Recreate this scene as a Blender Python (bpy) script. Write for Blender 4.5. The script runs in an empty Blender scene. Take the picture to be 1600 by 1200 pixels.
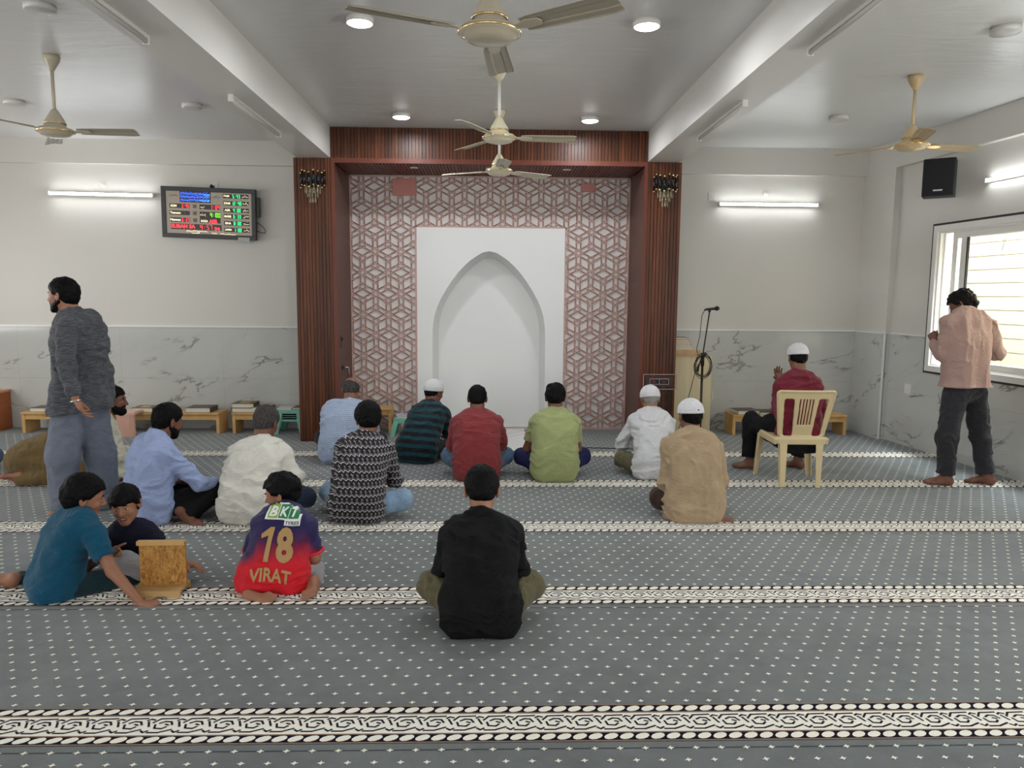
import bpy, bmesh, math, random
import numpy as np
from mathutils import Vector, Matrix, Quaternion
SC = bpy.context.scene
COL = SC.collection
PI = math.pi

# ------------------------------------------------------------------ camera, world, exposure
F_PX, YAW, PITCH, ROLL, EYE = 1165.2, 0.028, -0.1164, 0.0079, 1.6
def cam_axes():
    cy, sy, cp, sp = math.cos(YAW), math.sin(YAW), math.cos(PITCH), math.sin(PITCH)
    f = Vector((sy*cp, cy*cp, sp)); r = Vector((cy, -sy, 0)); u = r.cross(f)
    c, s = math.cos(ROLL), math.sin(ROLL)
    return c*r + s*u, -s*r + c*u, f
CR, CU, CF = cam_axes()
cd = bpy.data.cameras.new('camera'); cam = bpy.data.objects.new('camera', cd); COL.objects.link(cam)
cd.sensor_width = 36; cd.lens = F_PX/1600*36; cd.clip_start = .05; cd.clip_end = 100
m = Matrix((CR, CU, -CF)).transposed().to_4x4(); m.translation = Vector((0, 0, EYE)); cam.matrix_world = m
SC.camera = cam
def at(px, py, X=None, Y=None, Z=None):
    """the point of the room seen at a pixel of the 1600x1200 photograph, on a plane X, Y or Z = constant"""
    d = CF + CR*((px-800)/F_PX) + CU*((600-py)/F_PX)
    t = X/d.x if X is not None else Y/d.y if Y is not None else (Z-EYE)/d.z
    return Vector((0, 0, EYE)) + d*t
w = bpy.data.worlds.new('world'); SC.world = w; w.use_nodes = True
w.node_tree.nodes['Background'].inputs[0].default_value = (.92, .96, 1, 1)
w.node_tree.nodes['Background'].inputs[1].default_value = 1.1
SC.view_settings.view_transform = 'Standard'; SC.view_settings.look = 'None'
SC.view_settings.exposure = 0.2; SC.view_settings.gamma = 1; SC.view_settings.use_curve_mapping = False

# the right wall stands a few degrees off square: s runs along it from the far corner, n outwards
WT = Vector((.0896, -.996, 0)); WN = Vector((.996, .0896, 0)); WO = Vector((4.43, 8.98, 0))
V3 = lambda *a: Vector(a)
def W(s, n, z): return WO + WT*s + WN*n + Vector((0, 0, z))

def area(name, loc, direction, sx, sy, power, col=(1, 1, 1)):
    l = bpy.data.lights.new(name, 'AREA'); l.shape = 'RECTANGLE'; l.size = sx; l.size_y = sy; l.energy = power; l.color = col
    o = bpy.data.objects.new(name, l); COL.objects.link(o); o.location = loc
    o.rotation_euler = Vector(direction).to_track_quat('-Z', 'Y').to_euler()
    return o
# daylight standing in the window openings (left wall, back wall, right wall)
LEFT_WINDOWS = [(6.7, 1.5), (3.6, 1.8), (0.4, 1.8)]
for y, wd in LEFT_WINDOWS:
    area('daylight', (-6.98, y, 1.75), (1, 0, 0), wd, 1.4, 38*wd/1.8, (.99, .98, .97))
BACK_WINDOWS = [(-4.6, 2.2), (-1.2, 2.4), (2.6, 2.4)]
for x, wd in BACK_WINDOWS:
    area('daylight', (x, -4.98, 1.75), (0, 1, 0), wd, 1.5, 62, (1, .985, .96))
RIGHT_WINDOWS = [(1.25, 3.65), (5.2, 7.4), (9.2, 11.4)]
for i, (a, b) in enumerate(RIGHT_WINDOWS):
    if i == 0: continue
    area('daylight', W((a+b)/2, .12, 1.62), (-1, -.09, 0), b-a-.2, 1.35, [0, 62, 46][i], (.97, .98, 1))
# sky above the lane between the hall and the neighbouring wall
area('sky_light', W(2.6, .95, 4.3), (-.62, .1, -1), 5.0, 1.1, 1500, (.90, .95, 1))

# ------------------------------------------------------------------ helpers
def lin(c):
    return tuple(((v/255)/12.92 if v/255 <= .04045 else ((v/255+.055)/1.055)**2.4) for v in c)
MATS = {}
class NT:
    def __init__(s, name):
        s.m = bpy.data.materials.new(name); s.m.use_nodes = True; s.t = s.m.node_tree; s.n = s.t.nodes; s.b = s.n['Principled BSDF']
    def add(s, typ, **kw):
        x = s.n.new(typ)
        for k, v in kw.items():
            if k.startswith('i_'):
                k = k[2:]; k = int(k) if k.isdigit() else k.replace('_', ' ')
                x.inputs[k].default_value = v
            else: setattr(x, k, v)
        return x
    def link(s, a, b): s.t.links.new(a, b)
    def math(s, op, a, b=None, c=None, clamp=False):
        x = s.n.new('ShaderNodeMath'); x.operation = op; x.use_clamp = clamp
        for i, v in enumerate((a, b, c)):
            if v is None: continue
            if isinstance(v, (int, float)): x.inputs[i].default_value = v
            else: s.link(v, x.inputs[i])
        return x.outputs[0]
    def mix(s, fac, a, b):
        x = s.n.new('ShaderNodeMix'); x.data_type = 'RGBA'
        for i, v in ((0, fac), (6, a), (7, b)):
            if isinstance(v, (int, float)): x.inputs[i].default_value = v
            elif isinstance(v, tuple): x.inputs[i].default_value = (*v[:3], 1)
            else: s.link(v, x.inputs[i])
        return x.outputs[2]
    def coords(s, scale=(1, 1, 1), rot=(0, 0, 0)):
        tc = s.n.new('ShaderNodeTexCoord'); mp = s.n.new('ShaderNodeMapping'); s.link(tc.outputs['Object'], mp.inputs[0])
        mp.inputs['Scale'].default_value = scale; mp.inputs['Rotation'].default_value = rot
        return mp.outputs[0]
    def noise(s, vec, scale, detail=3, rough=.5, dist=0):
        x = s.n.new('ShaderNodeTexNoise'); x.inputs['Scale'].default_value = scale; x.inputs['Detail'].default_value = detail
        x.inputs['Roughness'].default_value = rough; x.inputs['Distortion'].default_value = dist
        if vec is not None: s.link(vec, x.inputs['Vector'])
        return x.outputs[0]
    def ramp(s, fac, stops, interp='LINEAR'):
        x = s.n.new('ShaderNodeValToRGB'); x.color_ramp.interpolation = interp
        e = x.color_ramp.elements
        while len(e) < len(stops): e.new(.5)
        for i, (p, c) in enumerate(stops):
            e[i].position = p; e[i].color = (*c, 1) if len(c) == 3 else c
        s.link(fac, x.inputs[0]); return x.outputs[0]
    def bump(s, h, strength=.3, dist=.01):
        x = s.n.new('ShaderNodeBump'); x.inputs['Strength'].default_value = strength; x.inputs['Distance'].default_value = dist
        s.link(h, x.inputs['Height']); s.link(x.outputs[0], s.b.inputs['Normal'])
    def color(s, c):
        if isinstance(c, tuple): s.b.inputs['Base Color'].default_value = (*c, 1)
        else: s.link(c, s.b.inputs['Base Color'])
def mat(name, rgb=None, rough=.5, metal=0, emit=0, spec=.5, alpha=None, vary=0, vscale=8, bump=0, bscale=60, bdist=.003, coat=0, trans=0, sheen=0):
    if name in MATS: return MATS[name]
    t = NT(name); c = lin(rgb)
    t.b.inputs['Roughness'].default_value = rough; t.b.inputs['Metallic'].default_value = metal
    t.b.inputs['Specular IOR Level'].default_value = spec
    if coat: t.b.inputs['Coat Weight'].default_value = coat; t.b.inputs['Coat Roughness'].default_value = .15
    if trans: t.b.inputs['Transmission Weight'].default_value = trans
    if sheen: t.b.inputs['Sheen Weight'].default_value = sheen
    v = None
    if vary or bump: v = t.coords()
    if vary:
        n = t.noise(v, vscale, 4)
        t.color(t.mix(n, tuple(x*(1-vary) for x in c), tuple(min(1, x*(1+vary)) for x in c)))
    else: t.color(c)
    if emit:
        t.b.inputs['Emission Color'].default_value = (*c, 1); t.b.inputs['Emission Strength'].default_value = emit
    if bump: t.bump(t.noise(v, bscale, 3), bump, bdist)
    MATS[name] = t.m; return t.m

def props(o, label=None, cat=None, group=None, kind=None):
    for k, v in (('label', label), ('category', cat), ('group', group), ('kind', kind)):
        if v: o[k] = v
    return o
def empty(name, loc=(0, 0, 0), rz=0, label=None, cat=None, group=None):
    o = bpy.data.objects.new(name, None); COL.objects.link(o); o.location = loc; o.rotation_euler = (0, 0, rz)
    return props(o, label, cat, group)
class MB:
    """collects vertices and faces of one mesh"""
    def __init__(s): s.v = []; s.f = []; s.mi = []; s.sm = []
    def add(s, vs, fs, mi=0, smooth=False):
        b = len(s.v); s.v += [tuple(x) for x in vs]; s.f += [tuple(i+b for i in f) for f in fs]
        s.mi += [mi]*len(fs); s.sm += [smooth]*len(fs); return s
    def box(s, a, b, mi=0, M=None, bev=0):
        (x0, y0, z0), (x1, y1, z1) = a, b
        if bev:
            e = bev; vs = []; fs = []
            def ring(z, i): return [(x0+i, y0+i, z), (x1-i, y0+i, z), (x1-i, y1-i, z), (x0+i, y1-i, z)]
            P = [ring(z0, e)]
            def ring2(z): return [(x0+e, y0, z), (x1-e, y0, z), (x1, y0+e, z), (x1, y1-e, z), (x1-e, y1, z), (x0+e, y1, z), (x0, y1-e, z), (x0, y0+e, z)]
            def ring3(z): return [(x0+e, y0+e*.3, z), (x1-e, y0+e*.3, z), (x1-e*.3, y0+e, z), (x1-e*.3, y1-e, z), (x1-e, y1-e*.3, z), (x0+e, y1-e*.3, z), (x0+e*.3, y1-e, z), (x0+e*.3, y0+e, z)]
            rs = [ring3(z0), ring2(z0+e), ring2(z1-e), ring3(z1)]
            vs = [p for r in rs for p in r]
            for k in range(3):
                for j in range(8): fs.append((k*8+j, k*8+(j+1) % 8, k*8+8+(j+1) % 8, k*8+8+j))
            fs.append(tuple(range(7, -1, -1))); fs.append(tuple(range(24, 32)))
        else:
            vs = [(x0, y0, z0), (x1, y0, z0), (x1, y1, z0), (x0, y1, z0), (x0, y0, z1), (x1, y0, z1), (x1, y1, z1), (x0, y1, z1)]
            fs = [(0, 3, 2, 1), (4, 5, 6, 7), (0, 1, 5, 4), (1, 2, 6, 5), (2, 3, 7, 6), (3, 0, 4, 7)]
        if M is not None: vs = [M @ Vector(p) for p in vs]
        return s.add(vs, fs, mi)
    def hexa(s, pts, mi=0):
        return s.add(pts, [(0, 3, 2, 1), (4, 5, 6, 7), (0, 1, 5, 4), (1, 2, 6, 5), (2, 3, 7, 6), (3, 0, 4, 7)], mi)
    def wbox(s, s0, s1, n0, n1, z0, z1, mi=0):
        return s.hexa([W(s0, n0, z0), W(s1, n0, z0), W(s1, n1, z0), W(s0, n1, z0), W(s0, n0, z1), W(s1, n0, z1), W(s1, n1, z1), W(s0, n1, z1)], mi)
    def lathe(s, prof, seg=32, c=(0, 0, 0), mi=0, smooth=True, M=None):
        vs = []; fs = []; n = len(prof)
        for i in range(seg):
            a = 2*PI*i/seg
            for r, z in prof:
                p = Vector((c[0]+r*math.cos(a), c[1]+r*math.sin(a), c[2]+z)); vs.append(M @ p if M is not None else p)
        for i in range(seg):
            for k in range(n-1):
                j = (i+1) % seg
                fs.append((i*n+k, j*n+k, j*n+k+1, i*n+k+1))
        return s.add(vs, fs, mi, smooth)
    def tube(s, pts, r, seg=10, mi=0, caps=True, closed=False):
        pts = [Vector(p) for p in pts]; n = len(pts); rr = r if isinstance(r, (list, tuple)) else [r]*n
        t0 = (pts[1]-pts[0]).normalized(); u = t0.orthogonal().normalized(); vs = []; fs = []
        for i in range(n):
            a = pts[(i-1) % n] if (i or closed) else pts[i]; b = pts[(i+1) % n] if (i < n-1 or closed) else pts[i]
            t = (b-a).normalized(); u = (u - t*u.dot(t)).normalized(); v = t.cross(u)
            for k in range(seg):
                q = 2*PI*k/seg; vs.append(pts[i]+(u*math.cos(q)+v*math.sin(q))*rr[i])
        m_ = n if closed else n-1
        for i in range(m_):
            for k in range(seg):
                j = (i+1) % n; fs.append((i*seg+k, i*seg+(k+1) % seg, j*seg+(k+1) % seg, j*seg+k))
        s.add(vs, fs, mi, True)
        if caps and not closed:
            b = len(s.v)-n*seg
            s.f += [tuple(b+k for k in range(seg-1, -1, -1)), tuple(b+(n-1)*seg+k for k in range(seg))]; s.mi += [mi]*2; s.sm += [False]*2
        return s
    def prism(s, poly, h0, h1, fn, mi=0, smooth=False):
        """poly of 2D points, fn(u, v, h) -> 3D"""
        n = len(poly); vs = [fn(u, v, h0) for u, v in poly]+[fn(u, v, h1) for u, v in poly]
        fs = [tuple(range(n-1, -1, -1)), tuple(range(n, 2*n))]+[(i, (i+1) % n, n+(i+1) % n, n+i) for i in range(n)]
        return s.add(vs, fs, mi, smooth)
    def build(s, name, mats, parent=None, loc=None, label=None, cat=None, group=None, kind=None, fix=True):
        me = bpy.data.meshes.new(name); me.from_pydata(s.v, [], s.f); me.update()
        if not isinstance(mats, (list, tuple)): mats = [mats]
        for m_ in mats: me.materials.append(m_)
        me.polygons.foreach_set('material_index', s.mi); me.polygons.foreach_set('use_smooth', s.sm)
        if fix:
            bm = bmesh.new(); bm.from_mesh(me); bmesh.ops.recalc_face_normals(bm, faces=bm.faces[:]); bm.to_mesh(me); bm.free()
        o = bpy.data.objects.new(name, me); COL.objects.link(o)
        if parent is not None: o.parent = parent
        if loc is not None: o.location = loc
        return props(o, label, cat, group, kind)
def copy_tree(o, parent=None):
    c = o.copy(); COL.objects.link(c); c.parent = parent
    for ch in list(o.children): copy_tree(ch, c)
    return c
def text_mesh(body, size, font_scale=(1, 1), extrude=.001, bold=0, shear=0):
    """the outlines of a line of writing as plain vertices and triangles, centred"""
    cu = bpy.data.curves.new('writing', 'FONT'); cu.body = body; cu.size = size; cu.extrude = extrude; cu.align_x = 'CENTER'; cu.align_y = 'CENTER'
    cu.offset = bold; cu.shear = shear; cu.resolution_u = 3
    o = bpy.data.objects.new('writing', cu); COL.objects.link(o)
    dg = bpy.context.evaluated_depsgraph_get(); me = bpy.data.meshes.new_from_object(o.evaluated_get(dg))
    bm = bmesh.new(); bm.from_mesh(me); bmesh.ops.triangulate(bm, faces=bm.faces[:])
    vs = [(v.co.x*font_scale[0], v.co.y*font_scale[1], v.co.z) for v in bm.verts]; fs = [tuple(v.index for v in f.verts) for f in bm.faces]
    bm.free(); COL.objects.unlink(o); bpy.data.objects.remove(o); bpy.data.curves.remove(cu); bpy.data.meshes.remove(me)
    return vs, fs
# ------------------------------------------------------------------ surface materials
def m_paint(name, rgb, rough=.42, wave=.05):
    t = NT(name); v = t.coords(); c = lin(rgb)
    n = t.noise(v, .8, 2); t.color(t.mix(n, tuple(x*.965 for x in c), tuple(x*1.03 for x in c)))
    t.b.inputs['Roughness'].default_value = rough
    a = t.noise(v, 2.2, 3); b = t.noise(v, 90, 2)
    t.bump(t.math('ADD', t.math('MULTIPLY', a, 1.0), t.math('MULTIPLY', b, .02)), wave, .05)
    return t.m
PAINT = m_paint('wall_paint', (211, 207, 199))
BEAMP = m_paint('beam_paint', (220, 217, 212), .33)
NICHE = m_paint('white_paint', (226, 226, 224), .5, .02)
def m_ceiling():
    t = NT('ceiling_paint'); c = lin((217, 217, 215)); t.color(c); t.b.inputs['Roughness'].default_value = .3; t.b.inputs['Specular IOR Level'].default_value = .4
    v = t.coords((1, 3.2, 1), (0, 0, .15)); a = t.noise(v, 1.6, 4, .55, .6)
    t.bump(a, .12, .06); return t.m
CEIL = m_ceiling()
def m_marble(name, base=(196, 197, 193), vein=(122, 118, 112), rough=.1, tile=(.6, .6), seed=0, rot=.35):
    t = NT(name); tc = t.n.new('ShaderNodeTexCoord')
    sp = t.n.new('ShaderNodeSeparateXYZ'); t.link(tc.outputs['Object'], sp.inputs[0])
    u = t.math('SUBTRACT', sp.outputs[0], sp.outputs[1]); v = t.math('ADD', sp.outputs[2], seed*1.7)
    a = t.math('ADD', t.math('MULTIPLY', u, .55), t.math('MULTIPLY', v, .25)); b = t.math('SUBTRACT', t.math('MULTIPLY', v, 1.5), t.math('MULTIPLY', u, .42))
    cb = t.n.new('ShaderNodeCombineXYZ'); t.link(a, cb.inputs[0]); t.link(b, cb.inputs[1]); mp = cb
    def lv(off, sc, det, dist):
        c2 = t.n.new('ShaderNodeVectorMath'); c2.operation = 'ADD'; c2.inputs[1].default_value = (off, off*1.7, 0); t.link(cb.outputs[0], c2.inputs[0])
        return t.noise(c2.outputs[0], sc, det, .55, dist)
    warp = lv(3, 1.2, 4, 0); n1 = lv(0, 1.5, 5, .35)
    ln = t.math('ABSOLUTE', t.math('SUBTRACT', n1, .5))
    thin = t.math('SUBTRACT', 1, t.math('MULTIPLY', ln, 72), clamp=True)
    mask = t.math('MULTIPLY', t.math('SUBTRACT', lv(9, 2.6, 1, 0), .515), 12, clamp=True)
    f = t.math('MULTIPLY', t.math('MULTIPLY', thin, mask), .9)
    soft = t.math('MULTIPLY', t.math('SUBTRACT', 1, t.math('MULTIPLY', ln, 20), clamp=True), .10)
    b_ = lin(base); col = t.mix(warp, tuple(x*.93 for x in b_), tuple(min(1, x*1.05) for x in b_))
    col = t.mix(soft, col, lin((160, 158, 152))); col = t.mix(f, col, lin(vein))
    t.color(col); t.b.inputs['Roughness'].default_value = rough; t.b.inputs['Specular IOR Level'].default_value = .55
    return t.m
TILE = m_marble('marble_tile'); MARB = m_marble('white_marble', (222, 220, 218), (150, 140, 136), .15, seed=4)
def m_wood(name, a, b, rough=.4, sc=(38, 38, 1.2), slat=None):
    t = NT(name); v = t.coords(sc); n = t.noise(v, 1.0, 4, .6, .4); col = t.mix(t.math('MULTIPLY', t.math('SUBTRACT', n, .28), 2.2, clamp=True), lin(a), lin(b))
    if slat:
        tc = t.n.new('ShaderNodeTexCoord'); sp = t.n.new('ShaderNodeSeparateXYZ'); t.link(tc.outputs['Object'], sp.inputs[0])
        wn = t.n.new('ShaderNodeTexWhiteNoise'); wn.noise_dimensions = '1D'
        t.link(t.math('FLOOR', t.math('MULTIPLY', sp.outputs[0], 1/slat)), wn.inputs['W'])
        col = t.mix(t.math('MULTIPLY', wn.outputs[0], .55), col, lin(a))
    t.color(col); t.b.inputs['Roughness'].default_value = rough; t.b.inputs['Specular IOR Level'].default_value = .3; t.bump(n, .12, .002); return t.m
SLAT = m_wood('red_brown_slats', (52, 27, 16), (120, 66, 38), .38, slat=.0357)
TRIM = m_wood('red_brown_trim', (96, 48, 35), (108, 56, 41), .4)
DARKW = m_wood('dark_brown_laminate', (84, 56, 50), (96, 66, 58), .42)
GROOVE = mat('slat_groove', (34, 17, 14), .8)
PINE = m_wood('pine_board', (196, 152, 92), (222, 182, 122), .45, (6, 6, 6))

# ------------------------------------------------------------------ floor: grey carpet with woven rows
D, DP, ZC, ZB = 8.98, 8.153, 3.361, 3.043
XLI, XLO, XRI, XRO = -1.71, -2.064, 1.664, 2.001
def carpet():
    t = NT('grey_carpet'); v = t.coords()
    a = t.noise(v, 1.7, 5, .6, .5); b = t.noise(v, 9, 4, .6); c = t.noise(v, 420, 2)
    k = t.math('ADD', t.math('MULTIPLY', a, .6), t.math('MULTIPLY', b, .4))
    t.color(t.ramp(k, [(.3, lin((80, 87, 88))), (.52, lin((101, 108, 109))), (.72, lin((113, 120, 120)))]))
    t.b.inputs['Roughness'].default_value = .95; t.b.inputs['Specular IOR Level'].default_value = .15; t.b.inputs['Sheen Weight'].default_value = .35
    t.bump(t.math('ADD', c, t.math('MULTIPLY', b, 1.5)), .5, .004)
    navy = mat('navy_pile', (28, 26, 42), .95, spec=.1); cream = mat('cream_pile', (250, 246, 234), .95, spec=.1)
    beige = mat('beige_pile', (150, 128, 108), .95, spec=.1); grey = mat('charcoal_pile', (46, 46, 56), .95, spec=.1)
    X0, X1, Y0, Y1 = -7.0, 5.9, -5.0, 9.0
    m = MB()
    m.add([(X0, Y0, 0), (X1, Y0, 0), (X1, Y1, 0), (X0, Y1, 0), (X0, Y0, -.2), (X1, Y0, -.2), (X1, Y1, -.2), (X0, Y1, -.2)],
          [(0, 1, 2, 3), (4, 7, 6, 5), (0, 4, 5, 1), (1, 5, 6, 2), (2, 6, 7, 3), (3, 7, 4, 0)])
    XR = lambda y: min(X1, 4.5+.09*(9-y)+.02)
    S, Yb = 1.2127, 2.648
    def quad(x0, x1, y0, y1, z, mi): m.add([(x0, y0, z), (x1, y0, z), (x1, y1, z), (x0, y1, z)], [(0, 1, 2, 3)], mi)
    rng = random.Random(5)
    def tilt(x): return .004*(x*.35)
    for k in range(-1, 5):
        yc = Yb+k*S; xr = XR(yc); h = .122
        quad(X0, xr, yc-h, yc+h, .0012, 1)                 # navy ground
        quad(X0, xr, yc-.062, yc+.062, .0018, 2)           # cream centre
        for s in (-1, 1):
            for e in (.119, .066): quad(X0, xr, yc+s*e-.0035, yc+s*e+.0035, .0024, 3)
        # beads
        p = .0575; n = int((xr-X0)/p)
        for s in (-1, 1):
            for i in range(n):
                cx = X0+(i+.5)*p; cy = yc+s*.092; pts = []
                for q in range(10):
                    a_ = 2*PI*q/10; u = .0262*math.cos(a_); v_ = .0195*math.sin(a_)
                    pts.append((cx+u+v_*.35, cy+v_+u*.12, .0026))
                m.add(pts, [tuple(range(10))], 2)
        # interlace
        p = .1125; n = int((xr-X0)/p)
        strokes = [[(-.055, .018), (-.035, .044), (.028, .047)], [(-.052, -.046), (-.012, -.046), (.03, -.026)],
                   [(-.03, .014), (-.012, .026), (.01, .024), (.021, .004)], [(-.042, .006), (-.036, -.018), (-.008, -.021), (.004, -.008)],
                   [(.03, .032), (.042, .042), (.058, .036)], [(.038, .026), (.052, -.008)], [(.034, -.034), (.046, -.045), (.06, -.034)],
                   [(-.006, .008), (.008, .002)]]
        for i in range(n):
            cx = X0+(i+.5)*p
            for st in strokes:
                for (ax, ay), (bx, by) in zip(st, st[1:]):
                    dx, dy = bx-ax, by-ay; L = math.hypot(dx, dy); nx, ny = -dy/L*.0042, dx/L*.0042; ex, ey = dx/L*.002, dy/L*.002
                    m.add([(cx+ax-nx-ex, yc+ay-ny-ey, .0024), (cx+bx-nx+ex, yc+by-ny+ey, .0024), (cx+bx+nx+ex, yc+by+ny+ey, .0024), (cx+ax+nx-ex, yc+ay+ny-ey, .0024)], [(0, 1, 2, 3)], 4)
        # small four-pointed flecks between the rows
        dy = .0692
        for r in range(14):
            y = yc+.148+r*dy
            if y > 8.95 or y < .8: continue
            x = X0+.05+(r % 2)*.0455; xe = XR(y)
            while x < xe-.02:
                a_ = .0145; q = .0042
                m.add([(x-a_, y-.002, .002), (x-q, y-q, .002), (x, y-a_*.85, .002), (x+q, y-q, .002), (x+a_, y+.002, .002), (x+q, y+q, .002), (x, y+a_*.85, .002), (x-q, y+q, .002)], [tuple(range(8))], 2)
                x += .091
        # seam of the next carpet roll
        quad(X0, xr, yc-.1655, yc-.161, .0009, 5)
    seam = mat('seam', (52, 55, 58), .95)
    return m.build('floor', [t.m, navy, cream, beige, grey, seam], kind='structure', fix=False)
carpet()

# ------------------------------------------------------------------ ceiling, walls, beams
def struct(name, m, mats): return m.build(name, mats, kind='structure')
m = MB(); e0, e1 = W(-.6, .3, 0), W(14.25, .3, 0)
m.hexa([(-7.2, e1.y, ZC), (e1.x, e1.y, ZC), (e0.x, e0.y, ZC), (-7.2, e0.y, ZC), (-7.2, e1.y, ZC+.25), (e1.x, e1.y, ZC+.25), (e0.x, e0.y, ZC+.25), (-7.2, e0.y, ZC+.25)]); struct('ceiling', m, CEIL)
for nm, a, b in (('beam_left', XLO, XLI), ('beam_right', XRI, XRO)):
    m = MB(); m.box((a, -5.0, ZB), (b, DP, ZC+.01)); struct(nm, m, BEAMP)
# front wall, with the shallow lintel band and the tiled dado
def front(nm, xa, xb, zl):
    m = MB(); m.box((xa, D, 0), (xb, D+.22, ZC+.01)); struct('wall_front_'+nm, m, PAINT)
    m = MB(); m.box((xa, D-.055, zl), (xb, D+.01, ZC+.01)); struct('beam_front_'+nm, m, PAINT)
    m = MB(); m.box((xa, D-.018, 0), (xb, D+.01, 1.215)); m.box((xa, D-.024, 1.213), (xb, D+.01, 1.229), 1)
    for z in (.0, .6):
        m.box((xa, D-.0185, z+.598), (xb, D-.01, z+.601), 2)
    x = xa+.4
    while x < xb:
        m.box((x-.001, D-.0185, 0), (x+.001, D-.01, 1.21), 2); x += 1.2
    struct('wall_front_dado_'+nm, m, [TILE, mat('tile_edge', (232, 232, 228), .2), mat('tile_joint', (158, 158, 154), .6)])
front('left', -7.2, -2.1, 3.085)
front('right', 1.98, 4.55, 3.05)
m = MB(); m.box((-2.3, D+.3, 0), (2.2, D+.5, ZC+.01)); m.box((-2.1, D+.02, 3.0), (2.03, D+.3, ZC)); struct('wall_front_centre', m, PAINT)
# left wall with window openings
m = MB(); u = -5.2
for y, wd in sorted(LEFT_WINDOWS):
    m.box((-7.2, u, 0), (-7.0, y-wd/2, ZC)); m.box((-7.2, y-wd/2, 0), (-7.0, y+wd/2, 1.05)); m.box((-7.2, y-wd/2, 2.45), (-7.0, y+wd/2, ZC)); u = y+wd/2
m.box((-7.2, u, 0), (-7.0, 9.2, ZC)); struct('wall_left', m, PAINT)
m = MB(); u = -7.2
for x, wd in sorted(BACK_WINDOWS):
    m.box((u, -5.2, 0), (x-wd/2, -5.0, ZC)); m.box((x-wd/2, -5.2, 0), (x+wd/2, -5, 1.0)); m.box((x-wd/2, -5.2, 2.5), (x+wd/2, -5, ZC)); u = x+wd/2
m.box((u, -5.2, 0), (6.0, -5, ZC)); struct('wall_back', m, PAINT)
WHITE = mat('white_frame', (232, 230, 224), .35)
n_ = 2
for y, wd in LEFT_WINDOWS:
    m = MB()
    for k in range(4): yy = y-wd/2+.03+k*(wd-.06)/3; m.box((-7.08, yy-.025, 1.05), (-7.04, yy+.025, 2.45))
    for z in (1.08, 1.5, 1.95, 2.42): m.box((-7.08, y-wd/2, z-.02), (-7.04, y+wd/2, z+.02))
    m.build('window_%d' % n_, WHITE, kind='structure'); n_ += 1
# right wall: column, upper beam, recessed panel with the window
m = MB(); m.wbox(-.2, .6, 0, .3, 0, ZC+.01); struct('column_right', m, PAINT)
m = MB(); m.wbox(.6, 14.2, 0, .3, 3.06, ZC+.01); struct('beam_wall_right', m, PAINT)
m = MB(); u = .6
WZ0, WZ1 = .86, 2.36
for a, b in RIGHT_WINDOWS:
    m.wbox(u, a, .07, .3, 0, 3.07); m.wbox(a, b, .07, .3, 0, WZ0); m.wbox(a, b, .07, .3, WZ1, 3.07); u = b
m.wbox(u, 14.2, .07, .3, 0, 3.07); struct('wall_right', m, PAINT)
m = MB(); m.wbox(0, .615, -.02, .01, 0, 1.215); m.wbox(0, .615, -.025, .01, 1.213, 1.229, 1); m.wbox(.6, .615, -.02, .071, 0, 1.215, 0)
m.wbox(.607, .619, -.024, -.004, 0, 1.229, 1)
u = .6
for a, b in RIGHT_WINDOWS:
    m.wbox(u, a, .052, .08, 0, 1.215); m.wbox(u, a, .046, .08, 1.213, 1.229, 1); m.wbox(a, b, .052, .08, 0, WZ0-.01); u = b
m.wbox(u, 14.2, .052, .08, 0, 1.215)
m.wbox(.62, 14.2, .0515, .06, .598, .601, 2)
struct('wall_right_dado', m, [TILE, mat('tile_edge'), mat('tile_joint')])

# window in the right wall: dark joint, white fixed frame, two sliding sashes with glass
s0, s1 = RIGHT_WINDOWS[0]
JO = mat('dark_joint', (52, 48, 46), .7)
def wframe(m, a, b, z0, z1, t, n0, n1, mi=0, tb=None):
    tb = tb or t
    m.wbox(a, a+t, n0, n1, z0, z1, mi); m.wbox(b-t, b, n0, n1, z0, z1, mi); m.wbox(a+t, b-t, n0, n1, z0, z0+tb, mi); m.wbox(a+t, b-t, n0, n1, z1-t, z1, mi)
m = MB(); wframe(m, s0-.022, s1+.022, WZ0-.022, WZ1+.022, .024, .040, .09)
m.build('window_1_joint', JO, kind='structure')
m = MB(); wframe(m, s0, s1, WZ0, WZ1, .06, .035, .24); wframe(m, s0+.06, s1-.06, WZ0+.06, WZ1-.06, .018, .06, .075); wframe(m, s0+.06, s1-.06, WZ0+.06, WZ1-.06, .018, .12, .135)
m.build('window_1_frame', WHITE, kind='structure')
def clear_sheet(name, tint=(.97, .98, .97), k=.06):
    t = NT(name); tr = t.add('ShaderNodeBsdfTransparent'); tr.inputs[0].default_value = (*tint, 1); gl = t.add('ShaderNodeBsdfGlossy'); gl.inputs['Roughness'].default_value = .02
    mx = t.add('ShaderNodeMixShader'); lw = t.add('ShaderNodeLayerWeight'); lw.inputs[0].default_value = .25
    t.link(t.math('MULTIPLY', lw.outputs['Fresnel'], k*8, clamp=True), mx.inputs[0]); t.link(tr.outputs[0], mx.inputs[1]); t.link(gl.outputs[0], mx.inputs[2])
    t.link(mx.outputs[0], t.n['Material Output'].inputs[0]); return t.m
GL = clear_sheet('window_glass')
m = MB(); mid = s0+.36
wframe(m, mid, s1-.06, WZ0+.07, WZ1-.07, .07, .08, .11); m.wbox(mid+.07, mid+.085, .085, .105, WZ0+.14, WZ1-.14, 1)
m.build('window_1_sash', [WHITE, JO], kind='structure')
m = MB(); wframe(m, s0+.16, s0+1.3, WZ0+.07, WZ1-.07, .07, .14, .17); m.build('window_1_outer_sash', WHITE, kind='structure')
m = MB(); m.wbox(mid+.085, s1-.13, .094, .097, WZ0+.14, WZ1-.14); m.build('window_1_glass', GL, kind='structure')
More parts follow.
